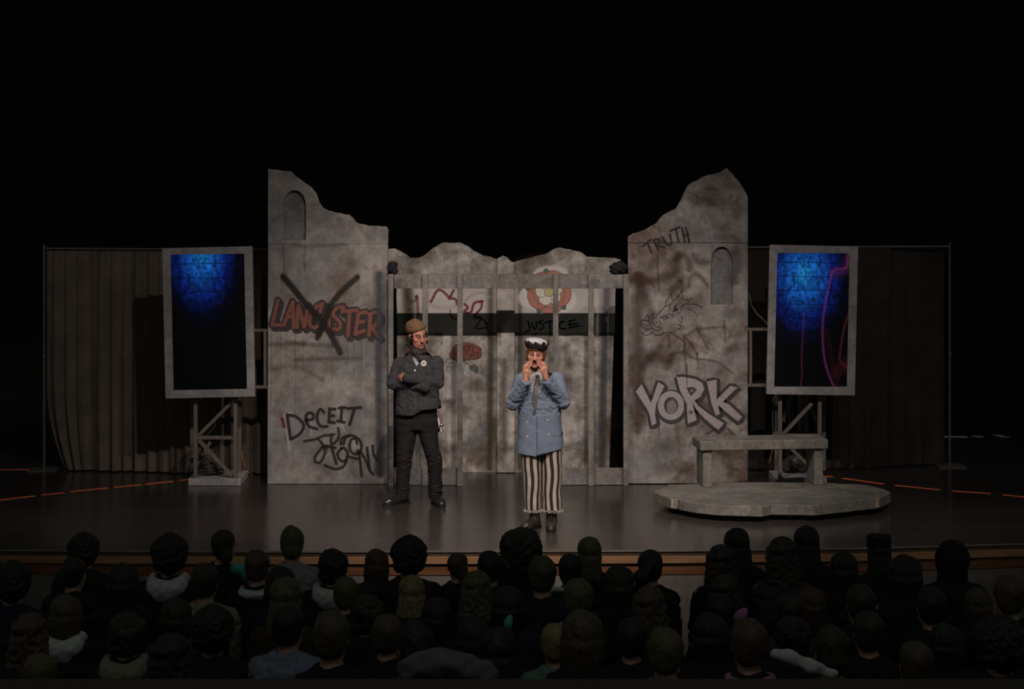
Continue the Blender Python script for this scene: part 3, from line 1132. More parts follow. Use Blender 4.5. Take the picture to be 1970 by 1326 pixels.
# ---- painted backing wall behind the bars: three boards
D_B = 18.1
backL = thing('backing_wall', Vector((P(860, 909, D_B).x, D_B, 0)), 'left grey backing board with red scribble and a brownish rose', 'scenery board')
topBL = rag([(747, 479), (759.5, 478), (769, 483), (780.5, 489), (790, 496), (806, 496), (815.6, 492), (829.6, 480), (846, 470), (855, 466), (867, 467), (886, 467), (897, 472), (911, 482), (930, 492), (944, 494), (957, 499)], 0.6, 3)
flat_panel('board', [(767, 909), (762, 530), (747, 505)] + topBL + [(957, 909)], D_B, M_back, backL)
backC = thing('backing_wall', Vector((P(972, 909, 18.05).x, 18.05, 0)), 'narrow grey backing board in the middle of the back wall', 'scenery board')
flat_panel('board', [(955.5, 910), (956, 499), (958, 497), (967.7, 492), (975.6, 495), (979.6, 500), (986, 505), (990, 504), (990, 910)], 18.05, M_back, backC)
backR = thing('backing_wall', Vector((P(1080, 909, D_B).x, D_B, 0)), 'right grey backing board with red and white rose and JUSTICE', 'scenery board')
topBR = rag([(990.3, 504), (1019, 496), (1048, 489.5), (1064, 480), (1076, 476), (1090.5, 479), (1117, 485), (1130, 494), (1169.7, 495.6), (1185.5, 497.5), (1194, 499.5)], 0.6, 4)
flat_panel('board', [(990.3, 909)] + topBR + [(1193, 525), (1184, 560), (1172, 909)], D_B, M_back, backR)
WSH = (0.52, 0.48, 0.455, 1)
pt = Paint(D_B)
pt.fill([(764, 550), (955, 550), (955, 640), (765, 640)], WSH, 0.62)
pt.stroke([(785, 560), (790, 600)], 26, BRN, 0.9, 0.7)
pt.stroke([(782, 560), (786, 720), (786, 898)], 26, (0.07, 0.055, 0.03, 1), 0.95, 0.7)
pt.stroke([(944, 560), (944, 700), (942, 898)], 20, (0.05, 0.036, 0.022, 1), 0.9, 0.7)
for l, w, a in [([(905, 745), (915, 735), (925, 748)], 22, .6), ([(935, 735), (945, 750)], 18, .6), ([(870, 780), (890, 790)], 24, .5), ([(855, 772), (865, 775)], 18, .5), ([(840, 860), (870, 870)], 30, .3)]:
    for q_ in l:
        pt.blob(q_[0], q_[1], w * 0.8, w * 0.6, BRN, a * 0.7, 0.9)
pt.build('paint_wash', backL, 'pale whitewash and brown smears')
pt = Paint(D_B, 755, 540, 6.63, base=0.0013)
RED2 = (0.13, 0.012, 0.022, 1)
DRED = (0.10, 0.012, 0.02, 1)
pt.stroke([(462, 130), (462, 240), (490, 305), (600, 345), (720, 340), (835, 315)], 40, LIL, 0.6, 1.0)
pt.stroke([(930, 260), (1010, 185), (1150, 155), (1240, 215)], 42, LIL, 0.8, 0.7)
for l in [[(490, 270), (570, 130), (640, 135), (725, 215), (805, 240), (822, 295)], [(725, 230), (780, 125)]]:
    pt.stroke(l, 44, RED2, 0.5, 0.85)
pt.stroke([(922, 300), (960, 345), (915, 400), (1000, 402), (1042, 290), (1145, 262)], 42, RED2, 0.4, 0.95)
pt.stroke([(1140, 265), (1130, 350), (1060, 430)], 38, RED2, 0.5, 0.9)
pt.stroke([(740, 370), (735, 430)], 26, RED2, 0.7, 0.6)
pt.stroke([(740, 440), (790, 490), (835, 465)], 34, DRED, 0.6, 0.9)
pt.stroke([(1040, 470), (1075, 485), (1130, 470), (1100, 540), (1060, 610), (1180, 600), (1222, 565), (1120, 470), (1040, 450)], 26, DRED, 0.4, 0.95)
pt.stroke([(1180, 540), (1215, 620), (1250, 740)], 28, DRED, 0.7, 0.9)
pt.stroke([(310, 200), (320, 300), (325, 420)], 55, RED2, 0.85, 0.7)
pt.blob(305, 215, 35, 35, DRED, 0.8, 0.6)
pt.blob(215, 370, 32, 28, DRED, 0.8, 0.6)
pt.stroke([(190, 190), (210, 260), (290, 260)], 45, BRN, 0.85, 0.6)
pt.build('graffiti_scribble', backL, 'crimson and pale spray scribble')
pt = Paint(D_B, 755, 540, 6.63, base=0.0013)
ROSE = (0.15, 0.055, 0.036, 1)
RLN = (0.04, 0.018, 0.014, 1)
def petal(cx_, cy_, ru, rv, ang, c):
    e = []
    for k in range(22):
        t = 2 * PI * k / 22
        w_ = 1 + 0.10 * math.sin(3 * t + cx_) + 0.06 * math.sin(5 * t + cy_)
        x_, y_ = ru * w_ * math.cos(t), rv * w_ * math.sin(t)
        e.append((cx_ + x_ * math.cos(ang) - y_ * math.sin(ang), cy_ + x_ * math.sin(ang) + y_ * math.cos(ang)))
    pt.fill(e, c, 0.95)
    pt.stroke(e, 8, RLN, 0.3, 0.75, closed=True)


for (u_, v_, ru, rv, an, f) in [(805, 930, 72, 85, 0.3, 0.8), (1065, 920, 75, 78, -0.4, 0.95), (850, 985, 85, 45, 0.25, 0.7), (1010, 965, 95, 48, -0.2, 0.85), (840, 865, 75, 55, -0.5, 0.9), (1035, 860, 80, 50, 0.5, 1.0), (940, 905, 95, 95, 0, 0.9), (945, 850, 85, 65, 0.1, 1.05), (900, 895, 50, 65, 0.3, 0.85), (985, 890, 48, 60, -0.3, 0.95), (945, 865, 45, 40, 0, 0.75), (948, 858, 22, 20, 0, 1.0)]:
    petal(u_, v_, ru, rv, an, (ROSE[0] * f, ROSE[1] * f, ROSE[2] * f, 1))
LEAF = (0.05, 0.068, 0.068, 1)
pt.fill([(985, 1110), (1020, 1075), (1070, 1085), (1090, 1115), (1085, 1170), (1040, 1160), (1000, 1145)], LEAF, 0.55)
for l in [[(985, 1110), (1020, 1075), (1070, 1085), (1090, 1115), (1085, 1170), (1040, 1160), (1000, 1145), (985, 1110)], [(985, 1095), (1040, 1120), (1085, 1165)], [(930, 1010), (985, 1090)], [(915, 1010), (950, 1060)], [(900, 1010), (920, 1060), (905, 1180), (920, 1225)], [(960, 1015), (1030, 1050)],
          [(680, 1020), (740, 990), (800, 1010), (830, 1060), (760, 1110), (700, 1090), (690, 1150)], [(670, 1040), (760, 1050), (830, 1040)], [(700, 1090), (740, 1050)]]:
    pt.stroke(l, 8, (0.03, 0.035, 0.036, 1), 0.3, 0.85)
pt.build('rose_painting', backL, 'brownish red rose with dark leaves')
pt = Paint(18.05)
pt.fill([(955.8, 550), (989.8, 550), (989.8, 602), (955.8, 601)], WSH, 0.3)
pt.stroke([(970, 700), (968, 780), (972, 860)], 22, BRN, 0.95, 0.5)
pt.build('paint_wash', backC, 'pale whitewash and brown smear')
pt = Paint(D_B)
pt.fill([(990.5, 550), (1184, 550), (1183, 640), (990.5, 640)], WSH, 0.62)
pt.stroke([(1167, 560), (1162, 700), (1156, 898)], 22, (0.06, 0.064, 0.075, 1), 0.9, 0.7)
pt.stroke([(1000, 560), (1000, 898)], 14, (0.05, 0.045, 0.04, 1), 0.9, 0.6)
for l, w, a in [([(1085, 670), (1095, 700), (1090, 730)], 20, .7), ([(1080, 730), (1100, 745)], 26, .6), ([(1060, 690), (1075, 780)], 30, .4), ([(1010, 510), (1045, 505)], 34, .4), ([(1110, 800), (1120, 880)], 30, .3)]:
    for q_ in l:
        pt.blob(q_[0], q_[1], w * 0.8, w * 0.7, BRN, a * 0.7, 0.9)
pt.stroke([(1070, 638), (1085, 646), (1110, 642), (1140, 648), (1180, 641)], 1.3, BLK, 0.3, 0.7)
pt.build('paint_wash', backR, 'pale whitewash and brown smears')
pt = Paint(D_B, 985, 500, 8.286, base=0.0013)
cxr, cyr = 590, 515
pt.blob(cxr, cyr, 450, 430, (0.6, 0.56, 0.55, 1), 0.8, 0.1, 40)
SEP = (0.055, 0.10, 0.088, 1)
for k in range(5):
    a = math.radians(46 + 72 * k)
    ca, sa = math.cos(a), math.sin(a)
    pt.fill([(cxr + 230 * ca + 70 * sa, cyr + 230 * sa - 70 * ca), (cxr + 350 * ca + 45 * sa, cyr + 350 * sa - 45 * ca), (cxr + 390 * ca, cyr + 390 * sa), (cxr + 350 * ca - 45 * sa, cyr + 350 * sa + 45 * ca), (cxr + 230 * ca - 70 * sa, cyr + 230 * sa + 70 * ca)], SEP, 0.95)
TRED = (0.33, 0.14, 0.105, 1)
for k in range(5):
    a = math.radians(82 + 72 * k)
    u, v = cxr + 210 * math.cos(a), cyr + 210 * math.sin(a)
    e = [(u + 175 * math.cos(t) * math.cos(a) * 0.85 - 190 * math.sin(t) * math.sin(a), v + 175 * math.cos(t) * math.sin(a) * 0.85 + 190 * math.sin(t) * math.cos(a)) for t in [2 * PI * i / 20 for i in range(20)]]
    pt.fill(e, TRED, 0.95)
    pt.stroke(e, 9, (0.09, 0.05, 0.04, 1), 0.3, 0.8, closed=True)
    pt.stroke([(cxr + 250 * math.cos(a + d) , cyr + 250 * math.sin(a + d)) for d in (-0.4, -0.15, 0.15, 0.4)], 8, (0.09, 0.04, 0.03, 1), 0.3, 0.7)
for k in range(5):
    a = math.radians(46 + 72 * k)
    u, v = cxr + 125 * math.cos(a), cyr + 125 * math.sin(a)
    e = [(u + 95 * math.cos(t) * math.cos(a) - 105 * math.sin(t) * math.sin(a), v + 95 * math.cos(t) * math.sin(a) + 105 * math.sin(t) * math.cos(a)) for t in [2 * PI * i / 18 for i in range(18)]]
    pt.fill(e, (0.5, 0.47, 0.42, 1), 1.0)
    pt.stroke(e, 9, (0.1, 0.085, 0.075, 1), 0.3, 0.8, closed=True)
pt.fill(ell(cxr, cyr, 72, 72), (0.38, 0.33, 0.17, 1), 1.0)
pt.stroke(ell(cxr, cyr, 72, 72), 9, (0.09, 0.075, 0.05, 1), 0.3, 0.9, closed=True)
pt.build('rose_emblem', backR, 'red and white five-petalled rose with a yellow centre')
pt = Paint(D_B, 985, 500, 8.286, base=0.0013)
for l in [[(252, 975), (275, 1060), (285, 1110), (200, 1158)], [(312, 1005), (345, 1090), (375, 1105), (390, 1060), (385, 990)], [(480, 968), (425, 1000), (500, 1045), (492, 1090), (430, 1118)],
          [(525, 1000), (650, 972)], [(605, 990), (612, 1160)], [(700, 985), (690, 1115)], [(832, 985), (775, 998), (755, 1060), (790, 1102), (862, 1100)],
          [(912, 975), (922, 1080)], [(915, 975), (1002, 960)], [(918, 1030), (1045, 1015)], [(922, 1082), (1080, 1050)]]:
    pt.stroke(l, 30, (0.006, 0.006, 0.006, 1), 0.25, 1.0, curve=len(l) > 2)
pt.build('graffiti_word', backR, 'JUSTICE in black brush letters')

# ---- barred gateway standing in front of the backing wall
D_G = 17.28
gate = thing('barred_gateway', Vector((P(978, 935, D_G).x, D_G, 0)), 'grey timber gateway frame with six upright bars between the two tall flats', 'gateway')
bars_px = [752, 818, 885, 1069, 1137, 1204]
for i, x in enumerate(bars_px):
    a = P(x, 935.0, D_G)
    z1 = P(x, 527.5, D_G).z
    wd = 0.055 if i in (1, 2, 3, 4) else 0.052
    o = MB().box((a.x, D_G, z1 / 2), (wd, 0.045, z1), bev=0.003).build('bar', M_bars, gate)
a, b = P(757.5, 528.5, D_G + 0.024), P(1199, 555, D_G + 0.024)
MB().box(((a.x + b.x) / 2, D_G + 0.024 + 0.068, (a.z + b.z) / 2), (b.x - a.x, 0.136, a.z - b.z), bev=0.003).build('lintel_board', M_bars, gate)
for x0, x1 in ((757.5, 889), (1066, 1199)):
    a, b = P(x0, 900.5, D_G + 0.047), P(x1, 933.5, D_G + 0.047)
    MB().box(((a.x + b.x) / 2, D_G + 0.047, (a.z + 0.004) / 2), (b.x - a.x, 0.04, a.z - 0.004), bev=0.003).build('bottom_rail', M_bars, gate)
screws(gate, [(818, 552), (885, 551), (1071, 549), (1136, 548), (818, 917), (885, 752), (1138, 917)], D_G - 0.0225)

# black cloth bunched over the ends of the backing wall
M_blackcloth = plain('black_cloth', (0.012, 0.011, 0.012, 1), 0.9, 0.2, bump=0.4, bscale=40)


def lump(name, pts, rad, seed, mat, label, cat):
    lo = np.min(np.array(pts), 0) - rad * 1.8
    hi = np.max(np.array(pts), 0) + rad * 1.8
    g = V(lo, hi, 0.008)
    for i in range(len(pts) - 1):
        g.cone(pts[i], pts[i + 1], rad, rad * 0.9, 0.05)
    me = g.mesh(name, wrinkle=0.012, wscale=45 + seed)
    return tag(link(name, me, mat), label, cat)


p0, p1, p2 = P(755, 511, 17.33), P(755.5, 516, 17.33), P(757, 521, 17.33)
lump('cloth_bundle', [tuple(p0), tuple(p1), tuple(p2)], 0.04, 3, M_blackcloth, 'small bunched black cloth at the left end of the gateway lintel', 'cloth')
lump('cloth_bundle', [tuple(P(1182, 518, 17.33)), tuple(P(1190, 515, 17.33)), tuple(P(1199, 516, 17.33))], 0.052, 9, M_blackcloth, 'angular bunch of black cloth at the right end of the gateway lintel', 'cloth')
# ---- side brackets that tie the flats to the screen stands
for nm, segs, lab in (('bracket_frame', [((455, 635.5), (520, 635.5)), ((510.5, 638), (510.5, 742)), ((455, 744.5), (520, 744.5))], 'timber bracket frame between the left screen and the LANCASTER flat'),
                      ('bracket_frame', [((1434, 633.5), (1500, 633.5)), ((1443.5, 636), (1443.5, 738)), ((1434, 741), (1500, 741))], 'timber bracket frame between the YORK flat and the right screen')):
    d = 17.418
    c = P(sum(s[0][0] for s in segs) / 3, 690, d)
    t = thing(nm, Vector((c.x, d, P(0, 744, d).z)), lab, 'bracket')
    for (x0, y0), (x1, y1) in segs:
        MB().bar(P(x0, y0, d), P(x1, y1, d), 0.028, 0.05).build('batten', M_timber, t)

# ================================================================== SCREENS AND STANDS
def mat_screen(name, cx, cy, rx, ry, gain):
    """display showing a wall of stone blocks lit blue from above"""
    m, nt, b = nodes(name)
    uv = objcoord(nt, which='UV')
    br = nt.nodes.new('ShaderNodeTexBrick')
    br.inputs['Scale'].default_value = 1.0
    br.inputs['Brick Width'].default_value = 0.3
    br.inputs['Row Height'].default_value = 0.104
    br.inputs['Mortar Size'].default_value = 0.004
    br.inputs['Mortar Smooth'].default_value = 0.3
    br.inputs['Color1'].default_value = (1, 1, 1, 1)
    br.inputs['Color2'].default_value = (0.45, 0.45, 0.45, 1)
    br.inputs['Mortar'].default_value = (0.02, 0.02, 0.02, 1)
    nw = nt.nodes.new('ShaderNodeVectorMath')
    nw.operation = 'ADD'
    nz = nt.nodes.new('ShaderNodeTexNoise')
    nz.inputs['Scale'].default_value = 14
    nt.links.new(uv, nz.inputs['Vector'])
    sc = nt.nodes.new('ShaderNodeVectorMath')
    sc.operation = 'SCALE'
    sc.inputs['Scale'].default_value = 0.012
    nt.links.new(nz.outputs['Color'], sc.inputs[0])
    nt.links.new(uv, nw.inputs[0])
    nt.links.new(sc.outputs[0], nw.inputs[1])
    nt.links.new(nw.outputs[0], br.inputs['Vector'])
    mot = ramp(nt, noise(nt, objcoord(nt, scale=(14, 18, 1), which='UV'), 1.0, 10, 0.8, 0.3), [(0.43, (0.03, 0.03, 0.03, 1)), (0.60, (1, 1, 1, 1))]).outputs[0]
    pat = mixc(nt, 1.0, br.outputs['Color'], mot, 'MULTIPLY')
    g = nt.nodes.new('ShaderNodeTexGradient')
    g.gradient_type = 'SPHERICAL'
    mp = nt.nodes.new('ShaderNodeMapping')
    tc = nt.nodes.new('ShaderNodeTexCoord')
    mp.inputs['Scale'].default_value = (1 / rx, 1 / ry, 1)
    mp.inputs['Location'].default_value = (-cx / rx, -cy / ry, 0)
    nt.links.new(tc.outputs['UV'], mp.inputs[0])
    nt.links.new(mp.outputs[0], g.inputs[0])
    glow = ramp(nt, g.outputs['Fac'], [(0.0, (0, 0, 0.0003, 1)), (0.2, (0.0005, 0.001, 0.012, 1)), (0.45, (0.002, 0.014, 0.16, 1)), (0.8, (0.008, 0.12, 0.5, 1)), (1.0, (0.015, 0.26, 0.62, 1))]).outputs[0]
    c = mixc(nt, 1.0, glow, pat, 'MULTIPLY')
    c = mixc(nt, 0.12, c, glow)
    b.inputs['Base Color'].default_value = (0.004, 0.004, 0.005, 1)
    b.inputs['Roughness'].default_value = 0.25
    b.inputs['Specular IOR Level'].default_value = 0.2
    nt.links.new(c, b.inputs['Emission Color'])
    b.inputs['Emission Strength'].default_value = gain
    return m


def emit_paint(c, g):
    m, nt, b = nodes('display_glow')
    nt.nodes.remove(b)
    out = nt.nodes['Material Output']
    at = nt.nodes.new('ShaderNodeAttribute')
    at.attribute_name = 'cover'
    em = nt.nodes.new('ShaderNodeEmission')
    em.inputs[0].default_value = c
    nz = noise(nt, objcoord(nt), 45, 4, 0.7)
    r = ramp(nt, nz, [(0.35, (0.3, 0.3, 0.3, 1)), (0.65, (1, 1, 1, 1))])
    mu = nt.nodes.new('ShaderNodeMath')
    mu.operation = 'MULTIPLY'
    nt.links.new(at.outputs['Fac'], mu.inputs[0])
    nt.links.new(r.outputs[0], mu.inputs[1])
    em.inputs[1].default_value = g
    tr = nt.nodes.new('ShaderNodeBsdfTransparent')
    mx = nt.nodes.new('ShaderNodeMixShader')
    nt.links.new(mu.outputs[0], mx.inputs[0])
    nt.links.new(tr.outputs[0], mx.inputs[1])
    nt.links.new(em.outputs[0], mx.inputs[2])
    nt.links.new(mx.outputs[0], out.inputs[0])
    return m


M_tvblack = plain('black_display_case', (0.01, 0.01, 0.011, 1), 0.5)


def display(corners, inner, d, scr_mat, label, swirls):
    TL, TR, BR, BL = [P(x, y, d) for x, y in corners]
    c = (BL + BR) / 2
    t = thing('display_screen', Vector((c.x, d, c.z)), label, 'screen')
    iTL, iTR, iBR, iBL = [P(x, y, d) for x, y in inner]
    th = Vector((0, 0.05, 0))

    def board(q):
        vs = list(q) + [p + th for p in q]
        mk('frame_board', vs, [(3, 2, 1, 0), (4, 5, 6, 7), (0, 1, 5, 4), (1, 2, 6, 5), (2, 3, 7, 6), (3, 0, 4, 7)], M_board, t)

    # top and bottom run the full width, sides between them
    def cut(a, b, k):
        return a + (b - a) * k
    kT = (iTL - TL).length
    tl2 = cut(TL, BL, (TL.z - iTL.z) / (TL.z - BL.z))
    tr2 = cut(TR, BR, (TR.z - iTR.z) / (TR.z - BR.z))
    bl2 = cut(BL, TL, (iBL.z - BL.z) / (TL.z - BL.z))
    br2 = cut(BR, TR, (iBR.z - BR.z) / (TR.z - BR.z))
    board((TL, TR, tr2, tl2))
    board((bl2, br2, BR, BL))
    board((tl2, iTL, iBL, bl2))
    board((iTR, tr2, br2, iBR))
    q = [p + Vector((0, 0.022, 0)) for p in (iTL, iTR, iBR, iBL)]
    me = bpy.data.meshes.new('screen')
    me.from_pydata([tuple(p - origin(t)) for p in q], [], [(3, 2, 1, 0)])
    uvl = me.uv_layers.new(name='UVMap')
    for lp, uvv in zip(me.polygons[0].loop_indices, [(0, 0), (1, 0), (1, 1), (0, 1)]):
        uvl.data[lp].uv = uvv
    so = link('screen', me, scr_mat, t)
    so['label'] = 'lit display picture of blue stone blocks'
    q0 = [p + Vector((0, 0.051, 0)) for p in (TL, TR, BR, BL)]
    cen = sum(q0, Vector()) / 4
    q0 = [cen + (p - cen) * 0.96 for p in q0]
    q1 = [p + Vector((0, 0.05, 0)) for p in q0]
    mk('back_case', q0 + q1, [(3, 2, 1, 0), (4, 5, 6, 7), (0, 1, 5, 4), (1, 2, 6, 5), (2, 3, 7, 6), (3, 0, 4, 7)], M_tvblack, t)
    if swirls:
        pt = Paint(d + 0.021)
        cols = {}
        for l, w, cc, a in swirls:
            pt.stroke(l, w, cc, 0.75, a * 0.6)
        for i, m in enumerate(pt.mats):
            pt.mats[i] = emit_paint(m.node_tree.nodes['Principled BSDF'].inputs['Base Color'].default_value, 1.0)
        pt.build('screen_swirls', so, 'purple streaks on the display picture')
    return t


M_scrL = mat_screen('display_picture', 0.42, 1.02, 0.60, 0.58, 1.3)
M_scrR = mat_screen('display_picture', 0.38, 0.84, 0.70, 0.56, 1.3)
display([(312, 478), (485, 474), (490.5, 763), (318.5, 767)], [(328, 490.5), (469.5, 488), (475, 748.5), (333.5, 751.5)], 17.2, M_scrL,
        'upright grey-framed display left of the flats, blue bricks fading to black', None)
PU, MG = (0.17, 0.03, 0.13, 1), (0.14, 0.022, 0.035, 1)
sw = [([(1632, 490), (1628, 515), (1605, 520), (1596, 545), (1588, 585), (1583, 620), (1583, 660), (1588, 700), (1600, 735), (1606, 744)], 6, PU, 0.9),
      ([(1632, 500), (1625, 520), (1605, 525)], 26, PU, 0.35),
      ([(1547, 600), (1545, 640), (1542, 690), (1543, 720), (1540, 744)], 4, PU, 0.5),
      ([(1631, 605), (1622, 640), (1616, 680), (1616, 695), (1630, 708)], 6, MG, 0.6),
      ([(1612, 715), (1628, 700)], 34, MG, 0.22), ([(1590, 640), (1610, 740)], 22, MG, 0.08)]
display([(1481, 471), (1651, 474.5), (1644.5, 761), (1474.5, 758.5)], [(1495.5, 486.5), (1634.5, 488), (1629.5, 744.5), (1489.5, 744.5)], 17.2, M_scrR,
        'upright grey-framed display right of the flats with purple streaks over blue bricks', sw)


def stand(base_px, posts, rear, rails, d, dr, label, basew, based, zt):
    t = thing('timber_stand', FP(base_px[0], base_px[1]), label, 'stand')
    c = origin(t)
    MB().box((c.x, c.y + based / 2, 0.036), (basew, based, 0.072), bev=0.004).build('base', M_board, t)
    for x in posts:
        X = P(x, 900, d).x
        MB().box((X, d, (zt + 0.072) / 2), (0.037, 0.037, zt - 0.072)).build('post', M_timber, t)
    for x in rear:
        X = P(x, 900, dr).x
        MB().box((X, dr, (zt + 0.07) / 2), (0.034, 0.034, zt - 0.074)).build('post', M_timber, t)
    for (x0, y0, x1, y1, dd) in rails:
        MB().bar(P(x0, y0, dd), P(x1, y1, dd), 0.034, 0.03).build('brace', M_timber, t)
    return t


stand((412.5, 935), (376.5, 453.5), (369.5, 461.5), [(380, 842, 450, 842, 17.33), (382, 838, 440, 780, 17.33), (383, 847, 447, 916, 17.33), (373, 905, 405, 850, 17.66), (440, 780, 455, 745, 17.33)], 17.321, 17.7,
      'timber lattice stand on a grey base under the left display', 0.53, 0.5, 2.2)
stand((1541.5, 933), (1500.5, 1576.5), (1493, 1585), [(1504, 838, 1562, 776, 17.33), (1507, 812, 1520, 764, 17.7), (1549, 764, 1578, 826, 17.7), (1505, 838, 1573, 838, 17.33), (1505, 846, 1572, 912, 17.33)], 17.321, 17.8,
      'timber lattice stand behind the bench under the right display', 0.52, 0.46, 2.2)

# ---- cables and bags around the stands
M_orangecable = plain('orange_cable', (0.35, 0.1, 0.03, 1), 0.6)
M_greycable = plain('grey_cable', (0.16, 0.16, 0.14, 1), 0.6)
M_blackcable = plain('black_cable', (0.03, 0.028, 0.028, 1), 0.5)
d = 17.7
mb = MB().tube([P(465.5, 868, 17.72), P(467, 885, 17.74), P(471, 898, 17.78), P(477, 908, 17.85), FP(486, 914.5, 0.005)], 0.005, 6)
tag(mb.build('cable', M_orangecable), 'thin orange cable hanging down beside the left stand', 'cable')
mb = MB().tube([P(1487.5, 764, 17.75), P(1486, 800, 17.78), P(1488, 845, 17.8), P(1486, 866, 17.8), P(1480, 890, 17.85), FP(1472, 908, 0.005)], 0.005, 6)
tag(mb.build('cable', M_greycable), 'pale cable hanging beside the right stand down to the floor', 'cable')
mb = MB().tube([P(1441, 565, 17.45), P(1446, 588, 17.5), P(1456, 604, 17.5), P(1468, 614, 17.45), P(1478, 626, 17.3)], 0.004, 6)
tag(mb.build('cable', M_greycable), 'thin cable looping between the YORK flat and the right display', 'cable')
cbase = FP(407, 925)
pts = []
for k in range(90):
    a = k * 0.42
    pts.append((cbase.x + (0.11 + 0.03 * math.sin(k * 0.9)) * math.cos(a), 17.52 + (0.09 + 0.02 * math.sin(k * 1.7)) * math.sin(a), 0.085 + 0.0012 * k + 0.012 * math.sin(k * 0.6)))
pts += [(cbase.x - 0.06, 17.5, 0.25), (cbase.x - 0.1, 17.55, 0.4), (cbase.x + 0.03, 17.58, 0.55), (cbase.x + 0.05, 17.6, 0.75)]
tag(MB().tube(pts, 0.011, 6).build('cable_coil', M_blackcable), 'coil of black cable lying on the left stand base', 'cable')
bb = FP(1531, 925)
lump('sandbag', [(bb.x - 0.08, 17.62, 0.15), (bb.x, 17.62, 0.2), (bb.x + 0.07, 17.64, 0.14)], 0.07, 5, M_blackcable, 'black sandbag slumped inside the right stand', 'bag')
tag(MB().tube([FP(1440, 912, 0.006), FP(1456, 910, 0.006), FP(1470, 913, 0.006), FP(1492, 909, 0.006)], 0.006, 6).build('cable', M_blackcable), 'black cable lying on the floor right of the YORK flat', 'cable')

# ================================================================== PIPE AND DRAPE
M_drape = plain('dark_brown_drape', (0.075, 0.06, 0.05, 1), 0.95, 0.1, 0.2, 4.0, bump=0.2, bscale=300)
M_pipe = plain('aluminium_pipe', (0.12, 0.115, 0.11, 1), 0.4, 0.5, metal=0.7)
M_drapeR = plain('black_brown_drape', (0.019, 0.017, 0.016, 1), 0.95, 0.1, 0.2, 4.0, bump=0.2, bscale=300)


def drape(x0, d0, x1, d1, ztop, label, seed, folds, mat, curl=0.0, mirror=False):
    a, b = Vector((P(x0, 0, d0).x, d0)), Vector((P(x1, 0, d1).x, d1))
    rnd = random.Random(seed)
    L = (b - a).length
    nx = int(L / 0.018)
    ph = []
    x = 0.0
    for i in range(nx + 1):
        ph.append(x)
        x += 2 * PI * 0.018 / (L / folds) * rnd.uniform(0.2, 1.8)
    t = thing('drape', Vector(((a.x + b.x) / 2, (a.y + b.y) / 2, 0)), label, 'curtain')
    vs, fs = [], []
    nz = 26
    nrm = Vector((-(b - a).y, (b - a).x)).normalized()
    for i in range(nx + 1):
        u = i / nx
        for k in range(nz + 1):
            w = k / nz
            z = 0.015 + (ztop - 0.015) * w
            amp = 0.006 + 0.020 * (1 - w) ** 0.7
            off = amp * math.sin(ph[i] + 0.35 * math.sin(3 * w + i * 0.01)) + 0.007 * math.sin(ph[i] * 2.3 + 1) + 0.012 * math.sin(ph[i] * 0.31 + 2)
            uu = u
            if curl:
                e = max(0.0, 1 - (1 - u if mirror else u) / 0.35)
                uu = u + (-1 if mirror else 1) * curl * e * max(0, 1 - w * 2.6) ** 2
            p = a + (b - a) * uu + nrm * off
            vs.append((p.x, p.y, z))
    m = nz + 1
    for i in range(nx):
        for k in range(nz):
            fs.append((i * m + k, (i + 1) * m + k, (i + 1) * m + k + 1, i * m + k + 1))
    mk('cloth', vs, fs, mat, t, smooth=True)
    return t


dz = 2.335
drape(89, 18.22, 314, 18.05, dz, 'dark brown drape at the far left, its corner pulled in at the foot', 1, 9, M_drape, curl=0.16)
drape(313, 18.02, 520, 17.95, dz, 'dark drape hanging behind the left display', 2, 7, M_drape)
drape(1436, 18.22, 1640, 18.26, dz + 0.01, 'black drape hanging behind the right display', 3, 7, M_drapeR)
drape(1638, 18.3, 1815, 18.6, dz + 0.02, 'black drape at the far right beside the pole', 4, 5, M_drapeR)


def pipe_frame(pole_px, pole_d, x_in, d_in, zt, label):
    X = P(pole_px, 0, pole_d).x
    t = thing('pipe_stand', Vector((X, pole_d, 0)), label, 'pipe stand')
    MB().lathe((X, pole_d, 0.012), [(0.013, 0), (0.013, zt * 0.5), (0.018, zt * 0.5), (0.018, zt * 0.5 + 0.04), (0.011, zt * 0.5 + 0.04), (0.011, zt + 0.03)], 12).build('pole', M_pipe, t)
    MB().box((X, pole_d, 0.006), (0.3, 0.3, 0.012), bev=0.003).build('foot_plate', M_pipe, t)
    Xi = P(x_in, 0, d_in).x
    MB().tube([(X, pole_d, zt), (Xi, d_in, zt)], 0.012, 10).build('crossbar', M_pipe, t)


pipe_frame(85, 18.25, 516, 17.93, dz + 0.02, 'slim metal pole and crossbar carrying the left drapes')
pipe_frame(1827, 18.5, 1436, 18.2, dz + 0.035, 'slim metal pole and crossbar carrying the right drapes')

# ================================================================== PLATFORM AND BENCH
Zp = 0.15
top_px = [(1255.8, 946.3), (1270, 951.5), (1292, 960), (1305, 960.2), (1307, 962), (1339, 968), (1384, 972.5), (1466, 975), (1484.5, 971), (1565, 972.6), (1625, 966.5), (1681, 960.2), (1693, 958), (1713.4, 947), (1705, 943), (1668.5, 933.3), (1588, 928.6), (1440, 928.2), (1287, 932.4)]
tp = [FP(x, y, Zp) for x, y in top_px]
cen = sum(tp, Vector()) / len(tp)
plat = thing('stage_platform', Vector((cen.x, cen.y, 0)), 'low broken-edged stone-grey platform carrying the bench', 'platform')


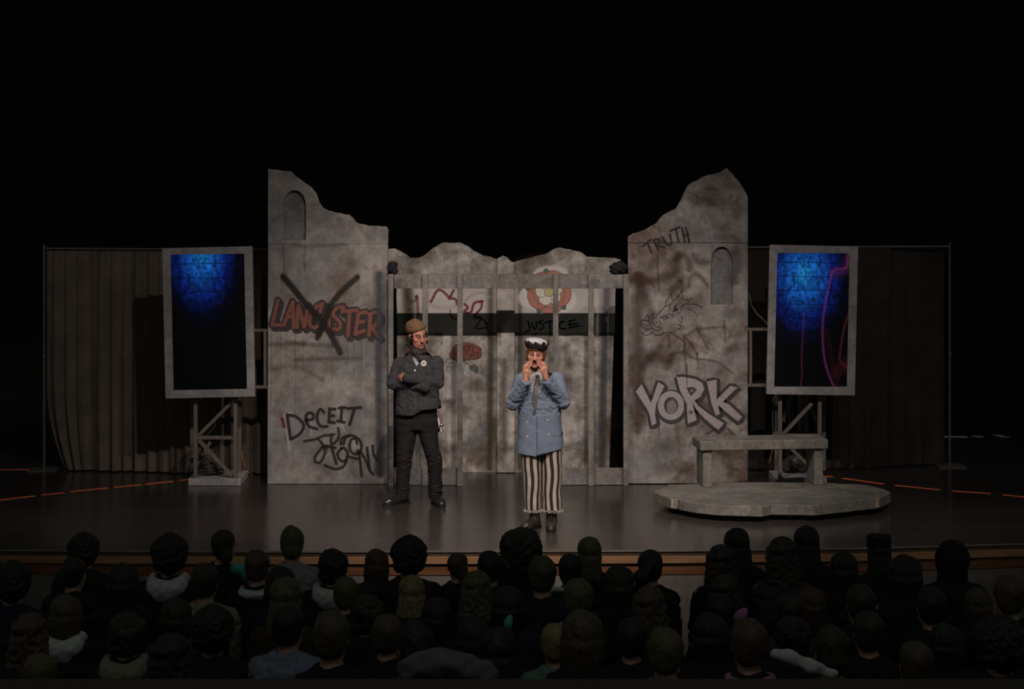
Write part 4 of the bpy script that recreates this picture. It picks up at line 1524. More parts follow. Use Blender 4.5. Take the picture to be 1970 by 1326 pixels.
def solid(name, pts, z0, z1, mat, parent, bev=0.0):
    m = len(pts)
    vs = [(p.x, p.y, z1) for p in pts] + [(p.x, p.y, z0) for p in pts]
    area = sum(pts[i].x * pts[(i + 1) % m].y - pts[(i + 1) % m].x * pts[i].y for i in range(m))
    idx = list(range(m)) if area > 0 else list(range(m))[::-1]
    fs = [tuple(idx), tuple(i + m for i in idx[::-1])]
    for k in range(m):
        a, b = idx[k], idx[(k + 1) % m]
        fs.append((b, a, a + m, b + m))
    o = mk(name, vs, fs, mat, parent)
    if bev:
        bv = o.modifiers.new('chipped', 'BEVEL')
        bv.width = bev
        bv.segments = 1
    return o


jag = []
rj = random.Random(11)
for i in range(len(tp)):
    a, b = tp[i], tp[(i + 1) % len(tp)]
    k = max(1, int((b - a).length / 0.12))
    for j in range(k):
        q = a.lerp(b, j / k)
        if j:
            q += Vector((rj.uniform(-0.008, 0.008), rj.uniform(-0.012, 0.012), 0))
        jag.append(q)
solid('slab', jag, 0.055, Zp, M_bench, plat, 0.006)
M_recess = plain('black_recess', (0.006, 0.006, 0.006, 1), 0.9)
solid('recessed_base', [cen + (p - cen) * 0.86 for p in tp], 0.0, 0.055, M_recess, plat)
# raw chips on the slab's broken corners and the seam between its two sheets
for x0, x1 in ((1291, 1296), (1300.5, 1303), (1683, 1691)):
    a = FP((x0 + x1) / 2, 959.6, Zp)
    R = Matrix.Rotation(math.radians(-28 if x0 < 1400 else 30), 3, 'Z')
    MB().box((a.x, a.y - 0.004, 0.108), ((x1 - x0) * a.y / F, 0.02, 0.082), R, bev=0.003).build('raw_chip', M_rawedge, plat)
a, b = FP(1440, 948.5, Zp), FP(1668, 934, Zp)
MB().bar(a + Vector((0, 0, -0.003)), b + Vector((0, 0, -0.003)), 0.009, 0.009).build('seam_batten', M_rawedge, plat)

bench = thing('bench', FP(1470, 935, Zp), 'grey stone-painted bench with two block legs on the platform', 'bench')
fl = Vector((1.788, 16.30, 0))
fr = Vector((3.030, 16.43, 0))
u = (fr - fl).normalized()
w = Vector((-u.y, u.x, 0))


def obox(p, lu, lw, z0, z1, name, bev=0.006):
    R = Matrix((u, w, Vector((0, 0, 1)))).transposed()
    c = p + u * lu / 2 + w * lw / 2 + Vector((0, 0, (z0 + z1) / 2))
    o = MB().box(c, (lu, lw, z1 - z0), R, bev=bev).build(name, M_bench, bench)
    return o


obox(fl, (fr - fl).length, 0.36, 0.50, 0.592, 'seat_slab', 0.008)
obox(fl + u * 0.035 + w * 0.035, 0.088, 0.29, Zp, 0.50, 'leg')
obox(fl + u * 1.12 + w * 0.035, 0.088, 0.29, Zp, 0.50, 'leg')
rj = random.Random(4)
for k in range(9):
    q = fl + u * rj.uniform(0.02, 1.22)
    R = Matrix((u, w, Vector((0, 0, 1)))).transposed()
    MB().box((q.x, q.y + 0.0025, rj.choice((0.587, 0.589, 0.584))), (rj.uniform(0.008, 0.06), 0.01, 0.005), R).build('raw_chip', M_rawedge, bench)

# ================================================================== FLOOR TAPE AND PALE STRIPS
M_tape = plain('orange_spike_tape', (0.62, 0.13, 0.045, 1), 0.5, 0.4)
M_white = plain('pale_strip', (0.30, 0.36, 0.33, 1), 0.6)


def tape(x0, y0, x1, y1, mat, wid, label, cat, group=None):
    a, b = FP(x0, y0, 0), FP(x1, y1, 0)
    t = (b - a).normalized()
    s = Vector((-t.y, t.x, 0)) * wid / 2
    m = 6
    vs, fs = [], []
    for i in range(m + 1):
        p = a.lerp(b, i / m)
        j = 0.0 if i in (0, m) else random.uniform(-0.004, 0.004)
        for q, z in ((p - s + s * j, 0.0006), (p + s, 0.0006), (p + s, 0.0016), (p - s + s * j, 0.0016)):
            vs.append((q.x, q.y, z))
    for i in range(m):
        A, B = i * 4, i * 4 + 4
        for k in range(4):
            k2 = (k + 1) % 4
            fs.append((A + k, A + k2, B + k2, B + k))
    fs += [(3, 2, 1, 0), tuple(m * 4 + k for k in range(4))]
    return tag(mk('floor_tape', vs, fs, mat), label, cat, group)


GL, GR = 'orange tape dashes on the left of the stage', 'orange tape dashes on the right of the stage'
for i, (q, lab) in enumerate(zip([(-40, 966, 18, 960.5), (19, 960, 67, 954.5), (79.6, 952.5, 122.5, 948.5), (134.5, 946.5, 208, 939), (219, 938, 271, 933), (279.6, 932, 332.5, 926.5), (344, 925, 361, 923)],
                                 ['orange tape dash cut off by the left picture edge', 'second orange tape dash from the left picture edge', 'third orange tape dash from the left, below the drape pole', 'longest orange tape dash in front of the left drape', 'orange tape dash, third from the left stand base', 'orange tape dash second from the left stand base', 'short orange tape dash touching the left stand base'])):
    tape(*q, M_tape, 0.055, lab, 'tape', GL)
tape(-60, 904.5, 78, 903.5, M_tape, 0.045, 'orange tape strip far left behind the drape pole', 'tape', GL)
for i, (q, lab) in enumerate(zip([(1588, 916.3, 1603, 917.8), (1621, 920.5, 1700, 931.5), (1722, 934, 1809, 943), (1832, 945, 1906, 950), (1929, 952.7, 1990, 958)],
                                 ['short orange tape dash just right of the bench leg', 'orange tape dash above the right end of the platform', 'long orange tape dash below the right drape', 'orange tape dash right of the pole foot', 'orange tape dash cut off by the right picture edge'])):
    tape(*q, M_tape, 0.05, lab, 'tape', GR)
for q, lab in zip([(1810, 840.3, 1861, 841), (1872, 839, 1890, 841.2), (1915, 837, 1937, 842)], ['pale strip on the far floor crossing behind the right pole', 'short pale strip on the far floor, middle of three', 'pale slanting strip on the far floor, rightmost of three']):
    tape(*q, M_white, 0.11, lab, 'tape', 'pale strips on the far floor at right')  # plain pale strips lying flat on the far floor

# ================================================================== PERFORMERS
def skin_mat(name):
    m, nt, b = nodes(name)
    at = nt.nodes.new('ShaderNodeAttribute')
    at.attribute_name = 'tone'
    n = noise(nt, objcoord(nt), 60, 3)
    r = ramp(nt, n, [(0.3, (0.9, 0.88, 0.87, 1)), (0.7, (1.08, 1.05, 1.05, 1))])
    c = mixc(nt, 1.0, at.outputs['Color'], r.outputs[0], 'MULTIPLY')
    nt.links.new(c, b.inputs['Base Color'])
    b.inputs['Roughness'].default_value = 0.5
    b.inputs['Specular IOR Level'].default_value = 0.35
    b.inputs['Subsurface Weight'].default_value = 0.0
    return m


M_skin = skin_mat('skin')


def set_tone(me, fn):
    v = np.zeros(len(me.vertices) * 3, np.float32)
    me.vertices.foreach_get('co', v)
    v = v.reshape(-1, 3)
    c = fn(v)
    at = me.color_attributes.new('tone', 'FLOAT_COLOR', 'POINT')
    at.data.foreach_set('color', np.concatenate([c, np.ones((len(v), 1))], 1).astype(np.float32).ravel())


def head_sdf(g, H, R, s=1.0, mouth='closed', female=False):
    H = np.array(H)

    def q(c):
        return H + R @ (np.array(c) * s)

    def E(c, r, k=0.02, op='+'):
        g.ell(q(c), np.array(r) * s, R, k, op)

    def C(a, b, ra, rb, k=0.015, op='+'):
        g.cone(q(a), q(b), ra * s, rb * s, k, op)
    jw = 0.036 if female else 0.043
    E((0, 0.014, 0.035), (0.074, 0.092, 0.082))
    E((0, -0.028, -0.03), (0.062, 0.060, 0.085), 0.03)
    E((0, -0.045, -0.083), (jw, 0.038, 0.032), 0.03)
    E((0, -0.078, -0.106), (0.017, 0.016, 0.014), 0.02)
    for sx in (-1, 1):
        E((sx * 0.046, -0.062, -0.028), (0.02, 0.018, 0.018), 0.025)          # cheekbone
        E((sx * 0.031, -0.098, 0.001), (0.020, 0.017, 0.0125), 0.012, '-')      # socket
        E((sx * 0.031, -0.0785, 0.0), (0.0135, 0.0125, 0.012), 0.004)           # lid
        C((sx * 0.012, -0.092, 0.017), (sx * 0.046, -0.079, 0.017), 0.009, 0.007, 0.012)   # brow ridge
        E((sx * 0.0115, -0.101, -0.039), (0.009, 0.010, 0.008), 0.008)          # nostril wing
        E((sx * 0.078, 0.012, -0.008), (0.009, 0.019, 0.031), 0.01)            # ear
        E((sx * 0.036, -0.038, -0.078), (0.022, 0.03, 0.03), 0.03)              # jaw side
    C((0, -0.090, 0.012), (0, -0.113, -0.035), 0.008, 0.0125, 0.012)          # nose
    if mouth == 'open':
        E((0, -0.093, -0.066), (0.020, 0.010, 0.021), 0.012)
        E((0, -0.104, -0.067), (0.0105, 0.018, 0.0125), 0.006, '-')
    else:
        C((-0.023, -0.087, -0.062), (0.023, -0.087, -0.062), 0.0065, 0.0065, 0.008)
        C((-0.019, -0.088, -0.074), (0.019, -0.088, -0.074), 0.0072, 0.0075, 0.008)
        C((-0.025, -0.1, -0.0675), (0.025, -0.1, -0.0675), 0.003, 0.003, 0.004, '-')
    return q


def head_tone(v, H, R, s, base, lip, brow, beard=None, mouth_open=False):
    p = ((v - np.array(H)) @ R) / s
    c = np.tile(np.array(base), (len(v), 1))
    x, y, z = np.abs(p[:, 0]), p[:, 1], p[:, 2]
    near = (np.abs(z) < 0.14) & (x < 0.1) & (np.abs(y) < 0.14)
    if beard is not None:
        w = np.clip((-0.045 - z) / 0.02, 0, 1) * near * (y < 0.02) * 0.45
        c = c * (1 - w[:, None]) + np.array(beard) * w[:, None]
    ck = np.exp(-((x - 0.04) ** 2 + (z + 0.035) ** 2) / 0.0006) * near * (y < -0.03) * 0.25
    c = c * (1 - ck[:, None]) + np.array((base[0] * 1.02, base[1] * 0.72, base[2] * 0.7)) * ck[:, None]
    if mouth_open:
        rr = np.sqrt((x / 0.019) ** 2 + ((z + 0.066) / 0.021) ** 2)
        w = (rr < 1.02) & (y < -0.085) & near
        c[w] = lip
        w = (rr < 0.62) & near & (y < -0.07)
        c[w] = (0.035, 0.008, 0.008)
    else:
        w = (x < 0.026) & (np.abs(z + 0.068) < 0.0115) & (y < -0.082) & near
        c[w] = lip
    w = (np.abs(z - 0.021 - 0.10 * (x - 0.03) * (x < 0.03)) < 0.0065) & (x > 0.010) & (x < 0.05) & (y < -0.066) & near
    c[w] = brow
    return c


def hand(g, wrist, knuck, tips, thumb, r=0.0085):
    """palm + five tapering fingers; tips: four lists of (mid, tip), thumb: (root, mid, tip)"""
    wv, kv = np.array(wrist), [np.array(k) for k in knuck]
    for k in kv:
        g.cone(wv, k, 0.017, 0.0125, 0.012)
    for a, b in zip(kv[:-1], kv[1:]):
        g.cone(a, b, 0.0115, 0.0115, 0.008)
    for k, (m, t) in zip(kv, tips):
        g.cone(k, m, r * 1.02, r * 0.95, 0.004)
        g.cone(m, t, r * 0.95, r * 0.78, 0.003)
    a, b, c = thumb
    g.cone(a, b, r * 1.35, r * 1.1, 0.008)
    g.cone(b, c, r * 1.1, r * 0.85, 0.004)


def fabric(name, c, var=0.2, rough=0.9, scale=25, bump=0.3, bscale=350, spec=0.15):
    return plain(name, c, rough, spec, var, scale, 0.0, bump, bscale)


def eye(parent, q, R, sx, s, iris):
    c = q((sx * 0.031, -0.0808, -0.001))
    mb = MB().lathe(Vector(c), [(0.0005, -0.0108), (0.006, -0.0092), (0.0095, -0.005), (0.0108, 0), (0.0095, 0.005), (0.006, 0.0092), (0.0005, 0.0108)], 12, Matrix(R.tolist()))
    o = mb.build('eye', M_eyewhite, parent, local=True, smooth=True)
    c2 = q((sx * 0.030, -0.0905, -0.001))
    Rm = Matrix(R.tolist()) @ Matrix.Rotation(PI / 2, 3, 'X')
    MB().lathe(Vector(c2), [(0.0062, -0.002), (0.0055, 0.001), (0.0025, 0.0018)], 12, Rm).build('iris', iris, o, local=True)


M_eyewhite = plain('eye_white', (0.16, 0.12, 0.10, 1), 0.3)
M_irisd = plain('dark_iris', (0.02, 0.012, 0.008, 1), 0.3)

M_chrome = plain('steel_ball', (0.35, 0.33, 0.31, 1), 0.25, 0.5, metal=0.9)

# ---------------------------------------------------------------- man with crossed arms
man = thing('person', FP(800, 972), 'person in brown soft cap and dark denim jacket standing with arms crossed', 'person')
Rm = rot(math.radians(27), math.radians(6), math.radians(-4))
Hm = (0.020, -0.035, 1.607)
g = V((-0.34, -0.34, 0.0), (0.34, 0.2, 1.76), 0.0048)
qm = head_sdf(g, Hm, Rm, 1.0)
g.cone((0.018, 0.03, 1.40), (0.02, -0.005, 1.545), 0.062, 0.055, 0.02)
g.stack([(0.80, 0.01, 0.02, 0.15, 0.10), (1.0, 0.015, 0.01, 0.135, 0.09), (1.25, 0.02, 0.0, 0.155, 0.09), (1.36, 0.02, 0.015, 0.12, 0.08), (1.42, 0.02, 0.02, 0.06, 0.06)], 0.03)
for a, b, ra, rb in [((-0.15, 0.025, 1.325), (-0.21, -0.02, 1.15), 0.038, 0.034), ((-0.215, -0.02, 1.15), (0.09, -0.135, 1.135), 0.036, 0.027),
                     ((0.19, 0.025, 1.335), (0.20, -0.03, 1.16), 0.038, 0.034), ((0.20, -0.03, 1.16), (-0.073, -0.2, 1.222), 0.038, 0.027),
                     ((-0.07, 0.02, 0.82), (-0.105, 0.0, 0.47), 0.07, 0.05), ((-0.105, 0.0, 0.47), (-0.128, 0.04, 0.08), 0.045, 0.035),
                     ((0.09, 0.02, 0.82), (0.165, 0.0, 0.47), 0.07, 0.05), ((0.165, 0.0, 0.47), (0.185, 0.04, 0.08), 0.045, 0.035)]:
    g.cone(a, b, ra, rb, 0.03)
# upper hand lies over the other sleeve, fingers curling round the upper arm
hand(g, (-0.070, -0.198, 1.223), [(-0.118, -0.172, 1.243), (-0.124, -0.172, 1.227), (-0.124, -0.168, 1.210), (-0.119, -0.162, 1.194)],
     [((-0.146, -0.130, 1.246), (-0.160, -0.095, 1.242)), ((-0.152, -0.128, 1.228), (-0.166, -0.092, 1.224)), ((-0.151, -0.125, 1.209), (-0.165, -0.09, 1.206)), ((-0.144, -0.12, 1.192), (-0.157, -0.088, 1.189))],
     ((-0.088, -0.195, 1.240), (-0.104, -0.186, 1.258), (-0.120, -0.16, 1.266)))
hand(g, (0.095, -0.13, 1.135), [(0.13, -0.095, 1.15), (0.133, -0.093, 1.132), (0.131, -0.09, 1.115), (0.125, -0.085, 1.10)],
     [((0.152, -0.07, 1.155), (0.165, -0.045, 1.155)), ((0.156, -0.068, 1.135), (0.17, -0.042, 1.135)), ((0.153, -0.065, 1.115), (0.167, -0.04, 1.113)), ((0.146, -0.06, 1.098), (0.157, -0.04, 1.095))],
     ((0.108, -0.12, 1.152), (0.12, -0.11, 1.165), (0.133, -0.095, 1.172)))
me = g.mesh('body')
set_tone(me, lambda v: head_tone(v, Hm, Rm, 1.0, (0.38, 0.165, 0.11), (0.28, 0.09, 0.07), (0.03, 0.018, 0.012), (0.13, 0.07, 0.055)))
link('body', me, M_skin, man)
for sx in (-1, 1):
    eye(man, qm, Rm, sx, 1.0, M_irisd)

M_denim = fabric('dark_denim', (0.036, 0.036, 0.038, 1), 0.35, 0.9, 45, 0.5, 420)
M_blackjean = fabric('black_jeans', (0.013, 0.0115, 0.0115, 1), 0.25, 0.9, 30)
M_seam = fabric('denim_seam', (0.062, 0.062, 0.064, 1), 0.3)
M_hairblack = fabric('dark_hair', (0.014, 0.009, 0.007, 1), 0.3, 0.6, 60, 0.5, 300, 0.4)
g = V((-0.34, -0.36, 0.80), (0.34, 0.24, 1.50), 0.006)
g.stack([(0.845, 0.03, 0.015, 0.222, 0.165), (0.93, 0.025, 0.01, 0.215, 0.16), (1.02, 0.02, 0.005, 0.20, 0.145), (1.2, 0.018, 0.0, 0.202, 0.14), (1.31, 0.02, 0.01, 0.2, 0.128), (1.365, 0.02, 0.02, 0.18, 0.112), (1.405, 0.02, 0.02, 0.13, 0.098), (1.44, 0.02, 0.02, 0.088, 0.08), (1.465, 0.02, 0.02, 0.068, 0.07)], 0.01, p=2.3)
# arms: the viewer-left arm passes under, the viewer-right forearm on top
for a, b, ra, rb, k in [((-0.158, 0.025, 1.335), (-0.214, -0.03, 1.155), 0.063, 0.058, 0.014), ((-0.214, -0.03, 1.155), (0.10, -0.165, 1.135), 0.057, 0.046, 0.008),
                        ((0.198, 0.025, 1.345), (0.212, -0.035, 1.165), 0.063, 0.058, 0.014), ((0.212, -0.035, 1.165), (-0.072, -0.205, 1.222), 0.056, 0.043, 0.004)]:
    g.cone(a, b, ra, rb, k)
g.fn((-0.4, -0.4, 0.78), (0.4, 0.3, 1.0), lambda x, y, z: z - (0.862 + 0.055 * np.clip((x + 0.02) / 0.1, 0, 1) + 0.02 * x), 0.004)            # uneven hem
g.fn((-0.06, -0.4, 1.2), (0.12, -0.02, 1.5), lambda x, y, z: np.maximum(np.abs(x - 0.012) - 0.062 * np.clip((z - 1.315) / 0.13, 0, 1), np.maximum(y + 0.03, 1.31 - z)), 0.004)   # open neck
g.fn((-0.15, -0.15, 1.36), (0.2, 0.16, 1.52), lambda x, y, z: np.sqrt((x - 0.02) ** 2 + (y - 0.015) ** 2) - 0.062, 0.006)
me_jk = g.mesh('jacket', wrinkle=0.002, wscale=34, fn=folds(11, 0.012, (1.0, 1.0, 1.3), 3.0), smooth_it=2)
link('jacket', me_jk, M_denim, man)['label'] = 'dark denim jacket'
tree = bvh_of(me_jk)
jk = man.children[-1]
for nm, ol in [('collar', [(-0.075, 1.455), (-0.115, 1.40), (-0.06, 1.365), (-0.02, 1.345), (-0.045, 1.41)]), ('collar', [(0.105, 1.46), (0.155, 1.41), (0.12, 1.365), (0.05, 1.345), (0.075, 1.41)]),
               ('pocket_flap', [(-0.11, 1.325), (-0.015, 1.31), (-0.02, 1.285), (-0.062, 1.268), (-0.105, 1.295)]), ('pocket_flap', [(0.07, 1.322), (0.165, 1.33), (0.163, 1.30), (0.118, 1.275), (0.072, 1.295)]),
               ('waistband', [(-0.188, 0.906), (-0.07, 0.905), (0.0, 0.912), (0.0, 0.872), (-0.07, 0.866), (-0.185, 0.866)]), ('waistband', [(0.012, 0.955), (0.12, 0.962), (0.235, 0.968), (0.238, 0.93), (0.12, 0.925), (0.012, 0.92)])]:
    patch(nm, ol, tree, M_denim, jk, 0.005, 0.02)
for x0, z0, x1, z1 in [(-0.13, 1.06, -0.125, 0.91), (-0.10, 1.06, -0.096, 0.91), (0.11, 1.10, 0.135, 0.97), (0.085, 1.10, 0.10, 0.97), (0.006, 1.08, 0.006, 0.88), (-0.15, 1.335, 0.0, 1.327), (0.045, 1.33, 0.18, 1.34)]:
    patch('seam', [(x0 - 0.003, z0), (x0 + 0.003, z0 + 0.0005), (x1 + 0.003, z1), (x1 - 0.003, z1 - 0.0005)], tree, M_seam, jk, 0.0015, 0.02)
for a in ((0.0, 1.29), (0.0, 1.25), (-0.004, 0.89)):
    patch('button', [(a[0] + 0.007 * math.cos(t), a[1] + 0.007 * math.sin(t)) for t in [2 * PI * k / 10 for k in range(10)]], tree, M_chrome, jk, 0.004, 0.02)
M_badge = plain('white_badge', (0.42, 0.39, 0.34, 1), 0.4)
M_ink = plain('badge_print', (0.12, 0.1, 0.09, 1), 0.5)
bg = patch('badge', [(0.079 + 0.027 * math.cos(t), 1.353 + 0.027 * math.sin(t)) for t in [2 * PI * k / 18 for k in range(18)]], tree, M_badge, jk, 0.006, 0.02)
bg['label'] = 'round white pin badge'
bt = bvh_of(bg.data)
for ang in (0.4, 1.45, 2.5):
    dx, dz = 0.016 * math.cos(ang), 0.016 * math.sin(ang)
    patch('badge_print', [(0.079 - dx - dz * 0.15, 1.353 - dz + dx * 0.15), (0.079 - dx + dz * 0.15, 1.353 - dz - dx * 0.15), (0.079 + dx + dz * 0.15, 1.353 + dz - dx * 0.15), (0.079 + dx - dz * 0.15, 1.353 + dz + dx * 0.15)], bt, M_ink, jk, 0.001, 0.03)
# shirt, neckerchief
M_lilac = fabric('lilac_shirt', (0.36, 0.33, 0.42, 1), 0.1)
g = V((-0.12, -0.16, 1.28), (0.16, 0.12, 1.5), 0.006)
g.stack([(1.29, 0.02, 0.0, 0.09, 0.105), (1.40, 0.02, 0.01, 0.085, 0.092), (1.46, 0.02, 0.01, 0.062, 0.064)], 0.01)
link('shirt', g.mesh('shirt'), M_lilac, man)['label'] = 'lilac shirt'
m, nt, b = nodes('paisley_neckerchief')
vv = nt.nodes.new('ShaderNodeTexVoronoi')
vv.inputs['Scale'].default_value = 95
nt.links.new(objcoord(nt), vv.inputs['Vector'])
r = ramp(nt, vv.outputs['Distance'], [(0.24, (0.10, 0.08, 0.07, 1)), (0.34, (0.018, 0.011, 0.010, 1))])
nt.links.new(r.outputs[0], b.inputs['Base Color'])
b.inputs['Roughness'].default_value = 0.9
M_scarf = m
g = V((-0.11, -0.16, 1.30), (0.16, 0.13, 1.53), 0.005)
g.stack([(1.435, 0.022, -0.008, 0.086, 0.092), (1.465, 0.022, -0.008, 0.082, 0.085), (1.50, 0.022, -0.004, 0.068, 0.07)], 0.02)
g.cone((0.01, -0.085, 1.45), (0.045, -0.105, 1.385), 0.038, 0.016, 0.03)
me = g.mesh('neckerchief', wrinkle=0.006, wscale=60)
link('neckerchief', me, M_scarf, man)['label'] = 'dark patterned neckerchief'
# hair and cap
g = V((-0.15, -0.18, 1.40), (0.18, 0.14, 1.75), 0.005)


def qh(c, H=Hm, R=Rm):
    return np.array(H) + R @ np.array(c)


g.ell(qh((0, 0.03, 0.03)), (0.08, 0.085, 0.082), Rm, 0.02)
for c, r in [((-0.072, -0.035, 0.02), 0.013), ((-0.076, -0.02, -0.015), 0.014), ((-0.08, 0.0, -0.045), 0.016), ((-0.092, 0.015, -0.08), 0.019), ((-0.07, 0.04, -0.07), 0.024), ((0.072, -0.035, 0.02), 0.012), ((0.078, -0.015, -0.01), 0.014), ((0.08, 0.01, -0.05), 0.015), ((0.098, 0.02, -0.082), 0.012), ((0.06, 0.06, -0.04), 0.032), ((0, 0.075, -0.045), 0.035), ((-0.055, 0.06, -0.045), 0.032)]:
    g.ell(qh(c), (r, r, r * 1.25), Rm, 0.015)
g.fn((-0.2, -0.2, 1.4), (0.2, 0.0, 1.75), lambda x, y, z: np.maximum(np.abs((x - Hm[0]) * Rm[0, 0] + (y - Hm[1]) * Rm[1, 0]) - 0.067, (x - Hm[0]) * Rm[0, 1] + (y - Hm[1]) * Rm[1, 1] + 0.03), 0.005)
me = g.mesh('hair', fn=folds(38, 0.012, (1, 1, 0.9), 2.0))
link('hair', me, M_hairblack, man)['label'] = 'dark curly hair'
M_cap = fabric('brown_cap_wool', (0.135, 0.075, 0.038, 1), 0.25, 0.95, 80, 0.5, 250)
g = V((-0.2, -0.22, 1.56), (0.2, 0.2, 1.82), 0.005)
g.ell(qh((-0.004, 0.018, 0.06)), (0.085, 0.106, 0.088), Rm, 0.02)
g.ell(qh((-0.026, 0.04, 0.08)), (0.072, 0.08, 0.066), Rm, 0.03)
g.fn((-0.25, -0.3, 1.5), (0.25, 0.25, 1.78), lambda x, y, z: ((x - Hm[0]) * Rm[0, 2] + (y - Hm[1]) * Rm[1, 2] + (z - Hm[2]) * Rm[2, 2])
     - (0.052 + 0.22 * ((x - Hm[0]) * Rm[0, 0] + (y - Hm[1]) * Rm[1, 0] + (z - Hm[2]) * Rm[2, 0]) - 0.22 * ((x - Hm[0]) * Rm[0, 1] + (y - Hm[1]) * Rm[1, 1] + (z - Hm[2]) * Rm[2, 1])), 0.006)
me = g.mesh('cap', wrinkle=0.002, wscale=40, fn=folds(14, 0.008, (1, 1, 1.4), 6.0))
link('cap', me, M_cap, man)['label'] = 'soft brown cap'
# trousers, shoes, hip clip
g = V((-0.3, -0.25, 0.03), (0.33, 0.24, 0.96), 0.006)
g.stack([(0.72, 0.005, 0.02, 0.19, 0.115), (0.80, 0.008, 0.02, 0.198, 0.125), (0.93, 0.012, 0.015, 0.185, 0.12)], 0.03)
g.stack([(0.05, -0.132, 0.045, 0.056, 0.066), (0.2, -0.128, 0.035, 0.062, 0.07), (0.43, -0.112, 0.005, 0.069, 0.078), (0.55, -0.10, 0.01, 0.085, 0.092), (0.70, -0.088, 0.02, 0.1, 0.11), (0.80, -0.08, 0.02, 0.11, 0.12)], 0.03)
g.stack([(0.05, 0.186, 0.045, 0.057, 0.066), (0.2, 0.184, 0.035, 0.062, 0.07), (0.43, 0.176, 0.0, 0.067, 0.078), (0.55, 0.142, 0.005, 0.078, 0.09), (0.70, 0.108, 0.02, 0.096, 0.108), (0.80, 0.098, 0.02, 0.106, 0.12)], 0.03)


kf = folds(17, 0.03, (0.7, 0.7, 1.9), 8.0)


def knees(v):
    z = v[:, 2]
    w = 0.15 + 0.55 * np.exp(-((z - 0.42) / 0.10) ** 2) + 0.6 * np.exp(-((z - 0.12) / 0.09) ** 2)
    return w * kf(v)


me = g.mesh('trousers', wrinkle=0.003, wscale=26, fn=knees, smooth_it=2)
link('trousers', me, M_blackjean, man)['label'] = 'black jeans'
M_leather = plain('black_leather', (0.012, 0.011, 0.0105, 1), 0.32, 0.5, 0.2, 30)


def shoe(parent, ankle, toe, up=0.10, name='shoe', wide=0.042, mat=None):
    a, t = np.array(ankle, float), np.array(toe, float)
    dr = (t - a)
    dr[2] = 0
    dr /= np.linalg.norm(dr)
    lo = np.minimum(a, t) - 0.1
    hi = np.maximum(a, t) + 0.1
    lo[2], hi[2] = -0.002, a[2] + up + 0.02
    g = V(lo, hi, 0.0055)
    heel = a - dr * 0.045
    ball = t - dr * 0.07
    g.cone((heel[0], heel[1], 0.042), (ball[0], ball[1], 0.036), wide * 0.86, wide, 0.02)
    g.cone((ball[0], ball[1], 0.036), (t[0] - dr[0] * 0.035, t[1] - dr[1] * 0.035, 0.03), wide, wide * 0.78, 0.02)
    g.cone((a[0], a[1], 0.075), (ball[0], ball[1], 0.045), 0.046, 0.034, 0.03)
    g.cone((a[0], a[1], 0.06), (a[0], a[1], a[2] + up), 0.045, 0.05, 0.02)
    g.fn(lo, hi, lambda x, y, z: z - 0.012, 0.002)
    o = link(name, g.mesh(name, wrinkle=0.001, wscale=80), mat or M_leather, parent)
    # welted sole
    pts = []
    per = np.array((-dr[1], dr[0], 0))
    for s_, w in ((-0.09, 0.024), (-0.075, 0.036), (-0.02, 0.037), (0.05, 0.036)):
        pts.append((s_, w))
    L = float(np.dot(t - a, dr))
    prof = [(-0.088, 0.018), (-0.07, 0.035), (0.0, 0.036), (L - 0.09, wide + 0.004), (L - 0.05, wide), (L - 0.012, wide * 0.62), (L, 0.012)]
    ring = [a + dr * s_ + per * w for s_, w in prof] + [a + dr * s_ - per * w for s_, w in prof[::-1]]
    solid_local('sole', ring, 0.0, 0.016, M_sole, o)
    return o


def solid_local(name, ring, z0, z1, mat, parent):
    m_ = len(ring)
    vs = [(p[0], p[1], z1) for p in ring] + [(p[0], p[1], z0) for p in ring]
    area = sum(ring[i][0] * ring[(i + 1) % m_][1] - ring[(i + 1) % m_][0] * ring[i][1] for i in range(m_))
    idx = list(range(m_)) if area > 0 else list(range(m_))[::-1]
    fs = [tuple(idx), tuple(i + m_ for i in idx[::-1])]
    for k in range(m_):
        a, b = idx[k], idx[(k + 1) % m_]
        fs.append((b, a, a + m_, b + m_))
    return mk(name, vs, fs, mat, parent, local=True)


M_sole = plain('black_sole', (0.01, 0.009, 0.009, 1), 0.7)
shoe(man, (-0.132, 0.05, 0.08), (-0.30, -0.105, 0), 0.03)
shoe(man, (0.188, 0.05, 0.08), (0.262, -0.165, 0), 0.03)
M_ribbon = plain('pink_white_ribbon', (0.65, 0.5, 0.5, 1), 0.7)
clip = MB().tube([(0.212, 0.0, 0.90), (0.222, -0.02, 0.84), (0.215, -0.02, 0.80)], 0.004, 6).build('key_cord', plain('red_cord', (0.2, 0.05, 0.04, 1)), man, local=True)
MB().box((0.219, -0.035, 0.79), (0.014, 0.005, 0.075), Matrix.Rotation(math.radians(-8), 3, 'Y'), bev=0.002).build('white_tag', M_ribbon, clip, local=True)
MB().box((0.238, -0.035, 0.72), (0.008, 0.004, 0.05), Matrix.Rotation(math.radians(-10), 3, 'Y'), bev=0.001).build('white_tag', M_ribbon, clip, local=True)
MB().lathe((0.243, -0.03, 0.763), [(0.002, -0.021), (0.012, -0.017), (0.02, -0.007), (0.021, 0), (0.02, 0.007), (0.012, 0.017), (0.002, 0.021)], 14).build('steel_ball', M_chrome, clip, local=True, smooth=True)
MB().tube([(0.236, -0.03, 0.75), (0.222, -0.025, 0.72), (0.214, -0.01, 0.70)], 0.01, 8).build('handle', M_leather, clip, local=True, smooth=True)

